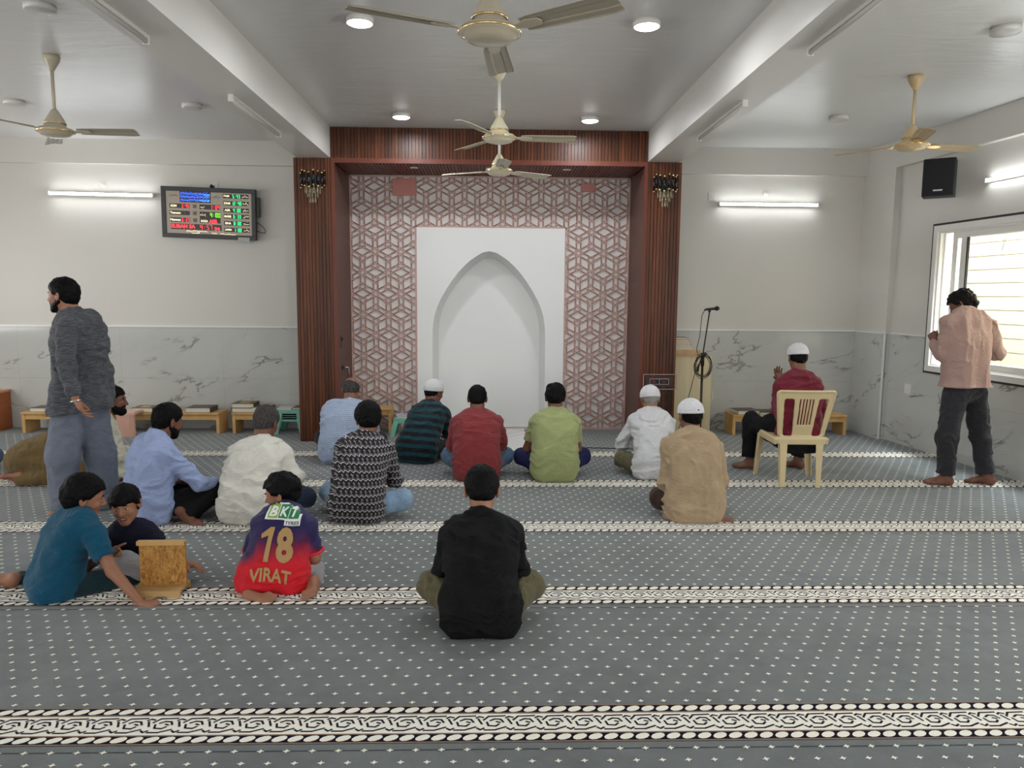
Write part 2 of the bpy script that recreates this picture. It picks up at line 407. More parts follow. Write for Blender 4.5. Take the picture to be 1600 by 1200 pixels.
# neighbouring wall outside the window, cream shutter boards
m = MB()
for k in range(40):
    z = -.6+k*.16; m.wbox(-2, 12, 1.45, 1.47, z+.012, z+.16); m.wbox(-2, 12, 1.465, 1.5, z, z+.012, 1)
m.build('building_outside', [mat('cream_board', (228, 219, 196), .6), mat('board_joint', (190, 180, 156), .8)], kind='structure')
m = MB(); a = at(1573, 352, X=4.95); m.tube([a, a+V3(.0, .0, -.03), a+V3(.01, -.01, -.1), a+V3(.0, .01, -.16), a+V3(-.01, .03, -.24)], .004, 6); m.tube([a, a+V3(.0, .02, -.1), a+V3(.0, .03, -.16)], .003, 6); m.tube([a, a+V3(0, 0, .6)], .004, 6)
m.build('hanging_wire', mat('grey_wire', (120, 112, 100), .6), None, None, 'thin wires dangling outside the window', 'wire')
m = MB(); m.wbox(-2, 12, .3, 1.5, -.7, -.6); m.build('ground_outside', mat('outside_concrete', (190, 186, 176), .9), kind='structure')
# ------------------------------------------------------------------ shape fields: smooth unions of simple forms, meshed by surface nets
_rs = np.random.RandomState(7); _LAT = _rs.rand(32, 32, 32).astype(np.float32)*2-1
def vnoise(x, y, z):
    xi = np.floor(x).astype(np.int32); yi = np.floor(y).astype(np.int32); zi = np.floor(z).astype(np.int32)
    fx = x-xi; fy = y-yi; fz = z-zi
    fx = fx*fx*(3-2*fx); fy = fy*fy*(3-2*fy); fz = fz*fz*(3-2*fz)
    xi &= 31; yi &= 31; zi &= 31; x1 = (xi+1) & 31; y1 = (yi+1) & 31; z1 = (zi+1) & 31
    L = _LAT
    a = L[xi, yi, zi]*(1-fx)+L[x1, yi, zi]*fx; b = L[xi, y1, zi]*(1-fx)+L[x1, y1, zi]*fx
    c = L[xi, yi, z1]*(1-fx)+L[x1, yi, z1]*fx; d = L[xi, y1, z1]*(1-fx)+L[x1, y1, z1]*fx
    return (a*(1-fy)+b*fy)*(1-fz)+(c*(1-fy)+d*fy)*fz
def A3(v): return np.array([v[0], v[1], v[2]], dtype=np.float32)
class Field:
    def __init__(s, res): s.res = res; s.ops = []
    def _add(s, fn, lo, hi, k, op): s.ops.append((fn, A3(lo), A3(hi), k, op)); return s
    def cone(s, a, b, ra, rb, k=.02, cut_b=False, cut_a=False, flat=None, op='u'):
        a = A3(a); b = A3(b); ba = b-a; L2 = float(ba @ ba)+1e-9; L = L2**.5; dn = ba/L
        if flat is not None: fn_n = A3(flat[0])/np.linalg.norm(flat[0]); ff = 1/flat[1]-1
        def f(x, y, z):
            px, py, pz = x-a[0], y-a[1], z-a[2]
            t = np.clip((px*ba[0]+py*ba[1]+pz*ba[2])/L2, 0, 1)
            qx, qy, qz = px-t*ba[0], py-t*ba[1], pz-t*ba[2]
            if flat is not None:
                h = (qx*fn_n[0]+qy*fn_n[1]+qz*fn_n[2])*ff
                qx = qx+h*fn_n[0]; qy = qy+h*fn_n[1]; qz = qz+h*fn_n[2]
            d = np.sqrt(qx*qx+qy*qy+qz*qz)-(ra+(rb-ra)*t)
            if cut_b: d = np.maximum(d, (x-b[0])*dn[0]+(y-b[1])*dn[1]+(z-b[2])*dn[2])
            if cut_a: d = np.maximum(d, -(px*dn[0]+py*dn[1]+pz*dn[2]))
            return d
        r = max(ra, rb)
        return s._add(f, np.minimum(a, b)-r, np.maximum(a, b)+r, k, op)
    def ell(s, c, rad, M=None, k=.02, op='u'):
        c = A3(c); R = np.eye(3, dtype=np.float32) if M is None else np.array([[M[i][j] for j in range(3)] for i in range(3)], dtype=np.float32)
        rx, ry, rz = rad
        def f(x, y, z):
            px, py, pz = x-c[0], y-c[1], z-c[2]
            u = px*R[0, 0]+py*R[1, 0]+pz*R[2, 0]; v = px*R[0, 1]+py*R[1, 1]+pz*R[2, 1]; w_ = px*R[0, 2]+py*R[1, 2]+pz*R[2, 2]
            k0 = np.sqrt((u/rx)**2+(v/ry)**2+(w_/rz)**2); k1 = np.sqrt((u/rx**2)**2+(v/ry**2)**2+(w_/rz**2)**2)+1e-6
            return k0*(k0-1)/k1
        r = max(rad); return s._add(f, c-r, c+r, k, op)
    def box(s, c, h, r=.01, M=None, k=.005, op='u'):
        c = A3(c); R = np.eye(3, dtype=np.float32) if M is None else np.array([[M[i][j] for j in range(3)] for i in range(3)], dtype=np.float32)
        def f(x, y, z):
            px, py, pz = x-c[0], y-c[1], z-c[2]
            u = np.abs(px*R[0, 0]+py*R[1, 0]+pz*R[2, 0])-h[0]+r; v = np.abs(px*R[0, 1]+py*R[1, 1]+pz*R[2, 1])-h[1]+r; w_ = np.abs(px*R[0, 2]+py*R[1, 2]+pz*R[2, 2])-h[2]+r
            return np.sqrt(np.maximum(u, 0)**2+np.maximum(v, 0)**2+np.maximum(w_, 0)**2)+np.minimum(np.maximum(u, np.maximum(v, w_)), 0)-r
        q = float(np.linalg.norm(h)); return s._add(f, c-q, c+q, k, op)
    def loft(s, secs, right, k=.02, grow=0, n=5):
        """secs: (centre, half width, radius) ; stadium sections along right"""
        for i in range(len(secs)-1):
            (c0, w0, r0), (c1, w1, r1) = secs[i], secs[i+1]
            rt0 = secs[i][0]*0+right if not isinstance(right, list) else right[i]
            rt1 = right if not isinstance(right, list) else right[i+1]
            for j in range(n + (1 if i == len(secs)-2 else 0)):
                t = j/n; t2 = t*t*(3-2*t)
                c = c0.lerp(c1, t); w_ = w0+(w1-w0)*t2; r = r0+(r1-r0)*t2+grow; rt = (rt0.lerp(rt1, t)).normalized()
                s.cone(c-rt*w_, c+rt*w_, r, r, k)
        return s
    def custom(s, fn, k=0, op='post'): s.ops.append((fn, None, None, k, op)); return s
    def mesh(s, lo=None, hi=None, faces_mat=None):
        res = s.res; prim = [o for o in s.ops if o[4] == 'u']
        L = np.min([o[1] for o in prim], axis=0)-.03 if lo is None else A3(lo)
        Hh = np.max([o[2] for o in prim], axis=0)+.03 if hi is None else A3(hi)
        n = np.ceil((Hh-L)/res).astype(int)+1
        ax = [L[i]+res*np.arange(n[i], dtype=np.float32) for i in range(3)]
        d = np.full(n, .2, np.float32)
        for fn, a, b, k, op in s.ops:
            if op == 'all':
                d = fn(ax[0][:, None, None], ax[1][None, :, None], ax[2][None, None, :], d).astype(np.float32); continue
            if op == 'post':
                i_, j_, k_ = np.nonzero(np.abs(d) < .045)
                if len(i_): d[i_, j_, k_] = fn(ax[0][i_], ax[1][j_], ax[2][k_], d[i_, j_, k_])
                continue
            m_ = k*1.2+.03
            i0 = np.maximum(((a-m_-L)/res).astype(int), 0); i1 = np.minimum(((b+m_-L)/res).astype(int)+2, n)
            if np.any(i1 <= i0): continue
            sl = tuple(slice(i0[q], i1[q]) for q in range(3))
            X = ax[0][sl[0]][:, None, None]; Y = ax[1][sl[1]][None, :, None]; Z = ax[2][sl[2]][None, None, :]
            v = fn(X, Y, Z); c = d[sl]
            if op == 'u':
                if k > 0:
                    h = np.maximum(k-np.abs(c-v), 0)/k; d[sl] = np.minimum(c, v)-h*h*k*.25
                else: d[sl] = np.minimum(c, v)
            else:
                v = -v; h = np.maximum(k-np.abs(c-v), 0)/max(k, 1e-6); d[sl] = np.maximum(c, v)+h*h*k*.25
        return surface_nets(d, L, res)
KEEP = [.12]
def surface_nets(d, L, res):
    ins = d < 0
    cnt = sum(ins[a:ins.shape[0]-1+a, b:ins.shape[1]-1+b, c:ins.shape[2]-1+c].astype(np.int8) for a in (0, 1) for b in (0, 1) for c in (0, 1))
    I, J, K = np.nonzero((cnt > 0) & (cnt < 8))
    pos = np.zeros((len(I), 3), np.float64); num = np.zeros(len(I))
    cor = [(a, b, c) for a in (0, 1) for b in (0, 1) for c in (0, 1)]
    val = {q: d[I+q[0], J+q[1], K+q[2]] for q in cor}
    for q in cor:
        for axs in range(3):
            if q[axs]: continue
            r = list(q); r[axs] = 1; r = tuple(r); va, vb = val[q], val[r]
            cr = (va < 0) != (vb < 0); t = np.where(cr, va/(va-vb+1e-12), 0)
            for e in range(3): pos[:, e] += np.where(cr, q[e]+(t if e == axs else 0), 0)
            num += cr
    pos /= num[:, None]
    V = (pos+np.stack([I, J, K], 1))*res+L
    idx = -np.ones(cnt.shape, np.int64); idx[I, J, K] = np.arange(len(I)); F = []
    for axs in range(3):
        u, v = [(1, 2), (2, 0), (0, 1)][axs]
        a = ins; sl0 = [slice(None)]*3; sl1 = [slice(None)]*3; sl0[axs] = slice(0, -1); sl1[axs] = slice(1, None)
        ch = a[tuple(sl0)] != a[tuple(sl1)]; P = np.stack(np.nonzero(ch), 1)
        ok = (P[:, u] > 0) & (P[:, v] > 0) & (P[:, u] < a.shape[u]-1) & (P[:, v] < a.shape[v]-1); P = P[ok]
        if not len(P): continue
        def g(du, dv):
            Q = P.copy(); Q[:, u] -= du; Q[:, v] -= dv; return idx[Q[:, 0], Q[:, 1], Q[:, 2]]
        q = np.stack([g(1, 1), g(0, 1), g(0, 0), g(1, 0)], 1)
        s_ = a[P[:, 0], P[:, 1], P[:, 2]]
        q = np.where(s_[:, None], q, q[:, ::-1]); F.append(q)
    F = np.concatenate(F) if F else np.zeros((0, 4), int)
    F = F[(F >= 0).all(1)]
    # keep the main body, drop crumbs left by cuts
    lab = np.arange(len(V))
    for _ in range(60):
        mn = lab[F].min(1); new = lab.copy()
        for c in range(4): np.minimum.at(new, F[:, c], mn)
        new = new[new]; new = new[new]
        if (new == lab).all(): break
        lab = new
    cnt = np.bincount(lab, minlength=len(V)); big = cnt.max(); keep = cnt[lab] > big*KEEP[0]
    F = F[keep[F[:, 0]]]; u, inv = np.unique(F, return_inverse=True)
    return V[u], inv.reshape(F.shape)
def relax(V, F, it=1, f=.5):
    """a little Laplacian smoothing"""
    for _ in range(it):
        S = np.zeros_like(V); c = np.zeros(len(V))
        for a in range(4):
            b = (a+1) % 4
            np.add.at(S, F[:, a], V[F[:, b]]); np.add.at(S, F[:, b], V[F[:, a]]); np.add.at(c, F[:, a], 1); np.add.at(c, F[:, b], 1)
        V = V*(1-f)+f*S/np.maximum(c, 1)[:, None]
    return V
def np_mesh(name, parts, mats, parent=None, mi=None, **kw):
    """parts: list of (V, F[, material index])"""
    vs = []; fs = []; ms = []; b = 0
    for p in parts:
        V, F = p[0], p[1]; vs.append(V); fs.append(F+b); ms.append(np.full(len(F), p[2] if len(p) > 2 else 0, np.int32)); b += len(V)
    V = np.concatenate(vs).astype(np.float32); F = np.concatenate(fs).astype(np.int32); ms = np.concatenate(ms)
    me = bpy.data.meshes.new(name); me.vertices.add(len(V)); me.vertices.foreach_set('co', V.ravel())
    me.loops.add(F.size); me.loops.foreach_set('vertex_index', F.ravel()); me.polygons.add(len(F))
    me.polygons.foreach_set('loop_start', np.arange(len(F), dtype=np.int32)*4); me.polygons.foreach_set('loop_total', np.full(len(F), 4, np.int32))
    for m_ in (mats if isinstance(mats, (list, tuple)) else [mats]): me.materials.append(m_)
    me.polygons.foreach_set('material_index', ms); me.polygons.foreach_set('use_smooth', np.ones(len(F), bool))
    me.update(calc_edges=True); me.validate()
    o = bpy.data.objects.new(name, me); COL.objects.link(o)
    if parent is not None: o.parent = parent
    return props(o, **kw)
# ------------------------------------------------------------------ the prayer niche wall
BLACK = mat('black_plastic', (18, 18, 20), .4)
GOLD = mat('brass', (226, 194, 140), .25, 1)
STEEL = mat('steel', (200, 198, 194), .28, 1)
def slats(m, x0, x1, z0, z1, y, pitch=.0357, d=.012, mi=0):
    n = max(1, round((x1-x0)/pitch)); p = (x1-x0)/n
    for i in range(n): m.box((x0+i*p+.0025, y-d, z0), (x0+(i+1)*p-.0025, y+.002, z1), mi)
def pillar(side, xa, xb, ta, tb, label):
    t = empty('wooden_pillar', ((xa+xb)/2, DP, 0), 0, label, 'pillar', 'slatted pillars beside the prayer niche')
    ox = (xa+xb)/2
    m = MB(); m.box((xa-ox, 0, .0), (xb-ox, D-DP-.012, ZB-.002)); m.build('core', GROOVE, t)
    m = MB(); slats(m, xa-ox, xb-ox, .0, ZB-.003, 0); m.build('front_slats', SLAT, t)
    m = MB(); m.box((ta-ox, -.018, 0), (tb-ox, .02, ZB-.003)); m.build('edge_trim', TRIM, t)
    s_ = tb-ox if side < 0 else ta-ox
    m = MB(); m.box((s_-.012 if side < 0 else s_, .02, 0), (s_ if side < 0 else s_+.012, D-DP-.012, ZB-.055))
    m.build('side_panel', DARKW, t)
    return t
PL = pillar(-1, -2.10, -1.705, -1.705, -1.667, 'red-brown slatted pillar beside the blue-lit prayer time board')
PR = pillar(1, 1.668, 2.032, 1.630, 1.668, 'red-brown slatted pillar beside the microphone stand, carrying a small switch box')
# lever handle and lock on the side panel of the left pillar
hd = empty('door_handle', (.2355, .207, .80)); hd.parent = PL
m = MB(); m.lathe([(0, 0), (.028, 0), (.028, .008), (.0, .008)], 20, M=Matrix.Rotation(PI/2, 4, 'Y')); m.build('rosette', BLACK, hd)
m = MB(); m.tube([(.005, 0, 0), (.045, 0, 0), (.062, .01, -.002), (.066, .02, -.02), (.066, .02, -.10)], .0095, 10); m.build('lever', STEEL, hd)
lk = empty('door_lock', (.2355, .177, 1.09)); lk.parent = PL
m = MB(); m.box((0, -.022, -.07), (.006, .022, .07), bev=.002); m.build('plate', mat('dark_steel', (70, 62, 60), .4, .8), lk)
m = MB(); m.lathe([(0, .006), (.014, .006), (.014, .02), (.0, .02)], 16, M=Matrix.Translation((0, 0, .03)) @ Matrix.Rotation(PI/2, 4, 'Y')); m.build('cylinder', BLACK, lk)
# header
t = empty('wooden_header', (0, DP, ZC), 0, 'wide red-brown slatted header board above the lattice niche wall', 'header')
m = MB(); m.box((XLI+.001, .0, -(ZC-ZB)), (XRI-.001, .6, -.002)); m.build('core', GROOVE, t)
m = MB(); slats(m, XLI+.002, XRI-.002, -(ZC-ZB)+.0, -.003, 0); m.build('front_slats', SLAT, t)
m = MB(); m.box((-1.667, -.018, -(ZC-ZB)-.05), (1.63, .02, -(ZC-ZB)-.001)); m.build('bottom_trim', TRIM, t)
m = MB(); zz = -(ZC-ZB)-.045; n = 92
for i in range(n):
    x = -1.667+i*3.297/n; m.box((x+.003, .021, zz), (x+3.297/n-.003, .80, zz+.012))
m.box((-1.667, .021, zz+.012), (1.63, .8, zz+.03)); m.build('soffit_slats', m_wood('soffit_slat', (96, 52, 46), (120, 70, 60), .4), t)
for px_, py_ in ((647, 262), (766, 263), (886, 265)):
    p = at(px_, py_, Z=ZB-.05)
    s_ = empty('spotlight', (p.x, min(p.y, 8.7), ZB-.047), 0, {647: 'small unlit spotlight under the header nearest the large pink plate', 766: 'small unlit spotlight in the middle of the header underside', 886: 'small unlit spotlight under the header nearest the small pink plate'}[px_], 'spotlight', 'spotlights under the wooden header')
    m = MB(); m.lathe([(.028, 0), (.048, -.002), (.05, -.008), (.03, -.010)], 24); m.build('rim', mat('white_plastic', (222, 220, 214), .35), s_)
    m = MB(); m.lathe([(0, -.006), (.03, -.006), (.03, -.002)], 20); m.build('lens', mat('frosted_lens', (190, 188, 184), .3), s_)
# lattice
PINK = mat('dusty_pink_mdf', (190, 156, 146), .55, bump=.05); PALE = mat('pale_inlay', (212, 206, 202), .45)
lt = empty('lattice_panel', (0, D, 0), 0, 'dusty pink geometric lattice over pale inlay behind the white niche', 'lattice panel')
LX0, LX1, LZ0, LZ1 = -1.667, 1.63, .0, ZB-.05
m = MB(); m.box((LX0, -.012, LZ0), (-.80, .015, LZ1+.08)); m.box((.78, -.012, LZ0), (LX1, .015, LZ1+.08)); m.box((-.80, -.012, 2.3), (.78, .015, LZ1+.08)); m.build('pale_backing', PALE, lt)
def clip_poly(p, x0, x1, z0, z1):
    for ax_, v_, sg in ((0, x0, 1), (0, x1, -1), (1, z0, 1), (1, z1, -1)):
        o_ = []
        for i in range(len(p)):
            a, b = p[i], p[(i+1) % len(p)]; ia, ib = sg*(a[ax_]-v_) >= 0, sg*(b[ax_]-v_) >= 0
            if ia: o_.append(a)
            if ia != ib:
                q = (v_-a[ax_])/(b[ax_]-a[ax_]); o_.append((a[0]+(b[0]-a[0])*q, a[1]+(b[1]-a[1])*q))
        p = o_
        if not p: return p
    return p
m = MB()
def cell(poly, wd=.0062, y0=-.012, y1=-.027):
    """raised ridge round a cell"""
    pc = clip_poly(poly, LX0+.004, LX1-.004, LZ0+.02, LZ1-.004)
    if len(pc) < 3: return
    cx = sum(p[0] for p in pc)/len(pc); cz = sum(p[1] for p in pc)/len(pc)
    if -.86 < cx < .84 and cz < 2.39: return
    n = len(pc); ring = []
    for i in range(n):
        a, b, c = pc[i-1], pc[i], pc[(i+1) % n]
        d1 = Vector((b[0]-a[0], b[1]-a[1])); d2 = Vector((c[0]-b[0], c[1]-b[1]))
        if d1.length < 1e-5 or d2.length < 1e-5: ring.append((b, b)); continue
        n1 = Vector((-d1.y, d1.x)).normalized(); n2 = Vector((-d2.y, d2.x)).normalized(); nn = (n1+n2)
        if nn.length < 1e-4: nn = n1
        nn.normalize(); q = min(2.2, 1/max(.3, nn.dot(n1)))
        ring.append(((b[0]-nn.x*wd*q, b[1]-nn.y*wd*q), (b[0]+nn.x*wd*q, b[1]+nn.y*wd*q)))
    vs = []
    for o_, i_ in ring: vs += [(o_[0], y0, o_[1]), (o_[0], y1, o_[1]), (i_[0], y1, i_[1]), (i_[0], y0, i_[1])]
    fs = []
    for i in range(n):
        j = (i+1) % n
        for e in range(3): fs.append((i*4+e, i*4+e+1, j*4+e+1, j*4+e))
    m.add(vs, fs)
px_, pz_ = .3005, .2475; e_ = pz_/1.5; hx = px_/2
def V2(x, z): return Vector((x, z))
def bar(a, b, half, end):
    d_ = (b-a).normalized(); n_2 = V2(-d_.y, d_.x); a = a+d_*end; b = b-d_*end; c_ = half*.5
    return [tuple(a+n_2*c_-d_*.0), tuple(a+d_*c_+n_2*half), tuple(b-d_*c_+n_2*half), tuple(b+n_2*c_), tuple(b-n_2*c_), tuple(b-d_*c_-n_2*half), tuple(a+d_*c_-n_2*half), tuple(a-n_2*c_)]
for j in range(-1, 14):
    for i in range(-4, 16):
        c = V2(LX0+.29-.3+i*px_-.9+(hx if j % 2 else 0), LZ1-.21-j*pz_)
        # cube corners round hexagon centre c: up, down and the four sides
        U, Dn = c+V2(0, e_), c-V2(0, e_); RU, RD = c+V2(hx, e_/2), c+V2(hx, -e_/2); LU, LD = c+V2(-hx, e_/2), c+V2(-hx, -e_/2)
        for q in ([c, RU, U, LU], [c, LU, LD, Dn], [c, Dn, RD, RU]):
            g = (q[0]+q[2])/2; h_ = [g+(p_-g)*.60 for p_ in q]
            cell([tuple(p_) for p_ in h_][::1 if (h_[1]-h_[0]).cross(h_[2]-h_[1]) < 0 else -1])
        for a, b in ((c, LU), (c, RU), (c, Dn), (U, RU), (U, LU), (LU, LD)):
            cell(bar(a, b, .0225, .041))
        for p_ in (c, U, Dn):
            cell([tuple(p_+V2(math.cos(a_*PI/6), math.sin(a_*PI/6))*(.034 if a_ % 2 else .0235)) for a_ in range(12)][::-1])
m.box((LX0, -.03, LZ0), (LX0+.012, -.011, LZ1)); m.box((LX1-.012, -.03, LZ0), (LX1, -.011, LZ1)); m.box((LX0, -.03, LZ1-.012), (LX1, -.011, LZ1)); m.box((LX0, -.03, 0), (LX1, -.011, .025))
for x0, x1, z0, z1 in ((-.903, -.885, 0, 2.42), (.864, .88, 0, 2.42), (-.903, .88, 2.404, 2.42)): m.box((x0, -.032, z0), (x1, -.011, z1))
m.build('pink_lattice', PINK, lt)
for (x0, x1, z0, z1, lb) in ((-1.165, -.888, 2.765, 2.96, 'large dusty pink cover plate high on the lattice'), (1.044, 1.212, 2.833, 2.926, 'small dusty pink cover plate high on the lattice')):
    m = MB(); m.box((x0, D-.045, z0), (x1, D-.028, z1), bev=.003)
    m.build('cover_plate', mat('pink_plate', (186, 120, 110), .5), None, None, lb, 'cover plate', 'pink cover plates on the lattice')
# white niche
nc = empty('prayer_niche', (0, D, 0), 0, 'white arched prayer niche set into the pink lattice wall', 'prayer niche')
prof = [(0, 0), (35, 8), (62, 24), (95, 46), (128, 76), (160, 110), (192, 152), (225, 203), (250, 247), (270, 293), (281, 330), (288, 368), (292, 410), (293, 450), (293, 926)]
prof = [(a*.002305, 2.135-b*.002305) for a, b in prof]
NXc, NYf, NYb = -.03, -.034, .28
xl, xr, zt = -.886, .864, 2.404
m = MB()
for sg, xe in ((1, xr), (-1, xl)):
    for (a, za), (b, zb) in zip(prof, prof[1:]):
        za2, zb2 = max(za, 0), max(zb, 0)
        m.add([(NXc+sg*a, NYf, za2), (NXc+sg*b, NYf, zb2), (xe, NYf, zb2), (xe, NYf, za2)], [(0, 1, 2, 3)])
    m.add([(NXc, NYf, prof[0][1]), (xe, NYf, prof[0][1]), (xe, NYf, zt), (NXc, NYf, zt)], [(0, 1, 2, 3)])
    m.add([(xe, NYf, 0), (xe, -.008, 0), (xe, -.008, zt), (xe, NYf, zt)], [(0, 1, 2, 3)])
m.add([(xl, NYf, zt), (xr, NYf, zt), (xr, -.008, zt), (xl, -.008, zt)], [(0, 1, 2, 3)])
m.build('niche_front', NICHE, nc)
inner = [(max(0, a-.05*min(1, a/.3)), z-.07*max(0, 1-a/.67)) for a, z in prof]
m = MB()
for sg in (1, -1):
    n = len(prof); vs = [(NXc+sg*a, NYf, max(z, 0)) for a, z in prof]+[(NXc+sg*a, NYb, max(z, 0)) for a, z in inner]
    m.add(vs, [(i, i+1, n+i+1, n+i) for i in range(n-1)], 0, True)
m.build('niche_reveal', NICHE, nc)
m = MB(); vs = [(NXc+a, NYb, max(z, 0)) for a, z in inner]+[(NXc-a, NYb, max(z, 0)) for a, z in inner[:0:-1]]
m.add(vs, [tuple(range(len(vs)))]); m.build('niche_back', NICHE, nc)
m = MB(); m.box((-.92, 7.63, -.01), (.40, D-.035, .012)); m.box((NXc-.66, D-.035, -.01), (NXc+.66, D+.28, .012)); m.build('marble_slab', MARB, None, None, 'white marble slab on the floor in front of the niche', 'marble slab')

# ------------------------------------------------------------------ lights and fans
LAMPW = NT('lit_lamp'); LAMPW.b.inputs['Emission Color'].default_value = (.92, .96, 1, 1); LAMPW.b.inputs['Emission Strength'].default_value = 24; LAMPW = LAMPW.m
PLW = mat('white_plastic')
OPAL = mat('unlit_opal', (206, 204, 200), .35)
def tube_light(a, b, nrm, lit, label, group, r=.014):
    """batten from a to b, fixed on the surface behind it"""
    a, b = Vector(a), Vector(b); c = (a+b)/2; L = (b-a).length; x = (b-a).normalized(); z = Vector(nrm).normalized(); y = z.cross(x)
    M = Matrix((x, y, z)).transposed()
    t = empty('tube_light', c, 0, label, 'tube light', group); t.rotation_euler = M.to_euler()
    m = MB(); m.box((-L/2, -.018, 0), (L/2, .018, .022), bev=.004); m.box((-L/2-.004, -.02, 0), (-L/2+.012, .02, .05), bev=.003); m.box((L/2-.012, -.02, 0), (L/2+.004, .02, .05), bev=.003); m.build('housing', PLW, t)
    m = MB(); m.tube([(-L/2+.01, 0, .034), (L/2-.01, 0, .034)], r, 14); m.build('tube', LAMPW if lit else OPAL, t)
    return t
tube_light(at(78, 302, Y=8.93), at(242, 306, Y=8.93), (0, -1, 0), 1, 'lit white tube light beside the prayer time board', 'wall tube lights')
tube_light(at(1122, 319, Y=8.95), at(1277, 321, Y=8.95), (0, -1, 0), 1, 'lit white tube light on the front wall above the man on the chair', 'wall tube lights')
tube_light(W(1.93, .07, 2.72), W(3.15, .07, 2.72), tuple(-WN), 1, 'lit white tube light above the window', 'wall tube lights')
for x, y0, y1, lb in ((-1.9, 5.67, 6.9, 'unlit batten light under the beam nearest the slatted pillar and the board'), (-1.95, 3.3, 4.45, 'unlit batten light under the beam over the walking man'),
                      (1.845, 5.6, 6.82, 'unlit batten light under the beam nearest the microphone stand'), (1.83, 3.25, 4.45, 'unlit batten light under the beam, further from the microphone stand')):
    t = tube_light((x, y0, ZB), (x, y1, ZB), (0, 0, -1), 0, lb, 'unlit batten lights under the ceiling beams')
def disc(p, r, lit, label, h=.035):
    t = empty('ceiling_light', (p[0], p[1], ZC), 0, label, 'ceiling light', 'lit round ceiling lights' if lit else 'unlit round ceiling lights')
    m = MB(); m.lathe([(0, 0), (r, 0), (r, -h), (r-.008, -h-.002)], 40); m.build('rim', PLW, t)
    m = MB(); m.lathe([(r-.008, -h-.001), (r*.8, -h-.006), (0, -h-.008)], 40); m.build('diffuser', LAMPW if lit else OPAL, t)
    if lit:
        l = bpy.data.lights.new('lamp', 'AREA'); l.shape = 'DISK'; l.size = r*1.8; l.energy = 13; l.color = (.93, .97, 1)
        o = bpy.data.objects.new('lamp', l); COL.objects.link(o); o.parent = t; o.location = (0, 0, -h-.02)
disc((-.85, 5.02), .088, 1, 'lit round ceiling light at the board side, nearer the foreground fan')
disc((.986, 4.99), .088, 1, 'lit round ceiling light at the window side, nearer the foreground fan')
disc((-.888, 7.54), .088, 1, 'lit round ceiling light by the header, at the board side')
disc((.962, 7.58), .088, 1, 'lit round ceiling light by the header, at the window side')
disc((3.327, 4.985), .09, 0, 'unlit round ceiling light nearer the foreground in the window bay')
disc((3.356, 7.389), .09, 0, 'unlit round ceiling light beyond the beige fan')
disc((-2.789, 4.906), .09, 0, 'unlit round ceiling light above the walking man')
disc((-2.803, 7.291), .09, 0, 'unlit round ceiling light between the fan and the board')
disc((-4.42, 7.271), .09, 0, 'unlit round ceiling light behind the fan near the picture edge')
def fan(x, y, zh, ang, tone, label, sp=.60):
    rgb = {'cream': (214, 204, 176), 'beige': (206, 180, 138), 'grey': (190, 180, 158)}[tone]
    FB = mat('fan_'+tone, rgb, .3, coat=.3); BL = mat('blade_'+tone, tuple(int(v*.86) for v in rgb), .38)
    t = empty('ceiling_fan', (x, y, zh), 0, label, 'ceiling fan', 'ceiling fans')
    H_ = ZC-zh
    m = MB(); m.lathe([(.0, H_), (.055, H_), (.062, H_-.012), (.055, H_-.04), (.03, H_-.085), (.016, H_-.11), (0, H_-.112)], 28); m.build('canopy', FB, t)
    m = MB(); m.tube([(0, 0, H_-.1), (0, 0, .1)], .0125, 14); m.build('down_rod', PLW if tone == 'cream' else FB, t)
    m = MB(); m.lathe([(0, .17), (.018, .168), (.03, .15), (.05, .115), (.068, .085), (.074, .07), (.074, .064)], 32); m.build('top_cup', FB, t)
    m = MB(); m.lathe([(.066, .066), (.07, .06), (.07, .05), (.078, .046), (.078, .04), (.085, .035), (.118, .026), (.132, .012), (.132, .002), (.122, -.004), (.108, -.010), (.102, -.022), (.06, -.034), (0, -.038)], 44); m.build('motor', FB, t)
    m = MB(); m.lathe([(.1325, .011), (.1345, .008), (.1345, .004), (.1325, .001)], 44); m.lathe([(.0745, .0685), (.0765, .066), (.0765, .062), (.0745, .060)], 40); m.build('gold_ring', GOLD, t)
    for k in range(3):
        a = ang+k*2*PI/3; M = Matrix.Rotation(a, 4, 'Z') @ Matrix.Translation((0, 0, .012)) @ Matrix.Rotation(-.2, 4, 'X')
        m = MB(); L0, L1 = .17, sp; w0, w1 = .052, .066; th = .003; ys = [-1, -.9, -.45, -.38, .38, .45, .9, 1]; zs = [-.004, 0, 0, .004, .004, 0, 0, -.004]
        n = 10; vs = []
        for i in range(n+1):
            q = i/n; xx = L0+(L1-L0)*q; ww = (w0+(w1-w0)*q)*(1 if 0 < i < n else .86)
            for sgn in (1, -1):
                vs += [M @ Vector((xx, yy*ww, zz_+sgn*th/2)) for yy, zz_ in zip(ys, zs)]
        fs = []
        for i in range(n):
            b0, b1 = i*16, (i+1)*16
            for j in range(7): fs += [(b0+j, b1+j, b1+j+1, b0+j+1), (b0+8+j, b0+9+j, b1+9+j, b1+8+j)]
            fs += [(b0, b0+8, b1+8, b1), (b0+7, b1+7, b1+15, b0+15)]
        fs += [tuple(range(7, -1, -1))+tuple(range(8, 16)), tuple(range(n*16, n*16+8))+tuple(range(n*16+15, n*16+7, -1))]
        m.add(vs, fs); bl = m.build('blade', BL, t)
        m = MB()
        def mp(pts): return [M @ Vector(p_) for p_ in pts]
        m.prism([(.10, -.02), (.15, -.016), (.19, -.03), (.25, -.022), (.262, 0), (.25, .022), (.19, .03), (.15, .016), (.10, .02)], -.0075, -.0025, lambda u_, v_, h_: M @ Vector((u_, v_, h_)))
        m.build('bracket', GOLD if tone == 'beige' else FB, bl)
    return t
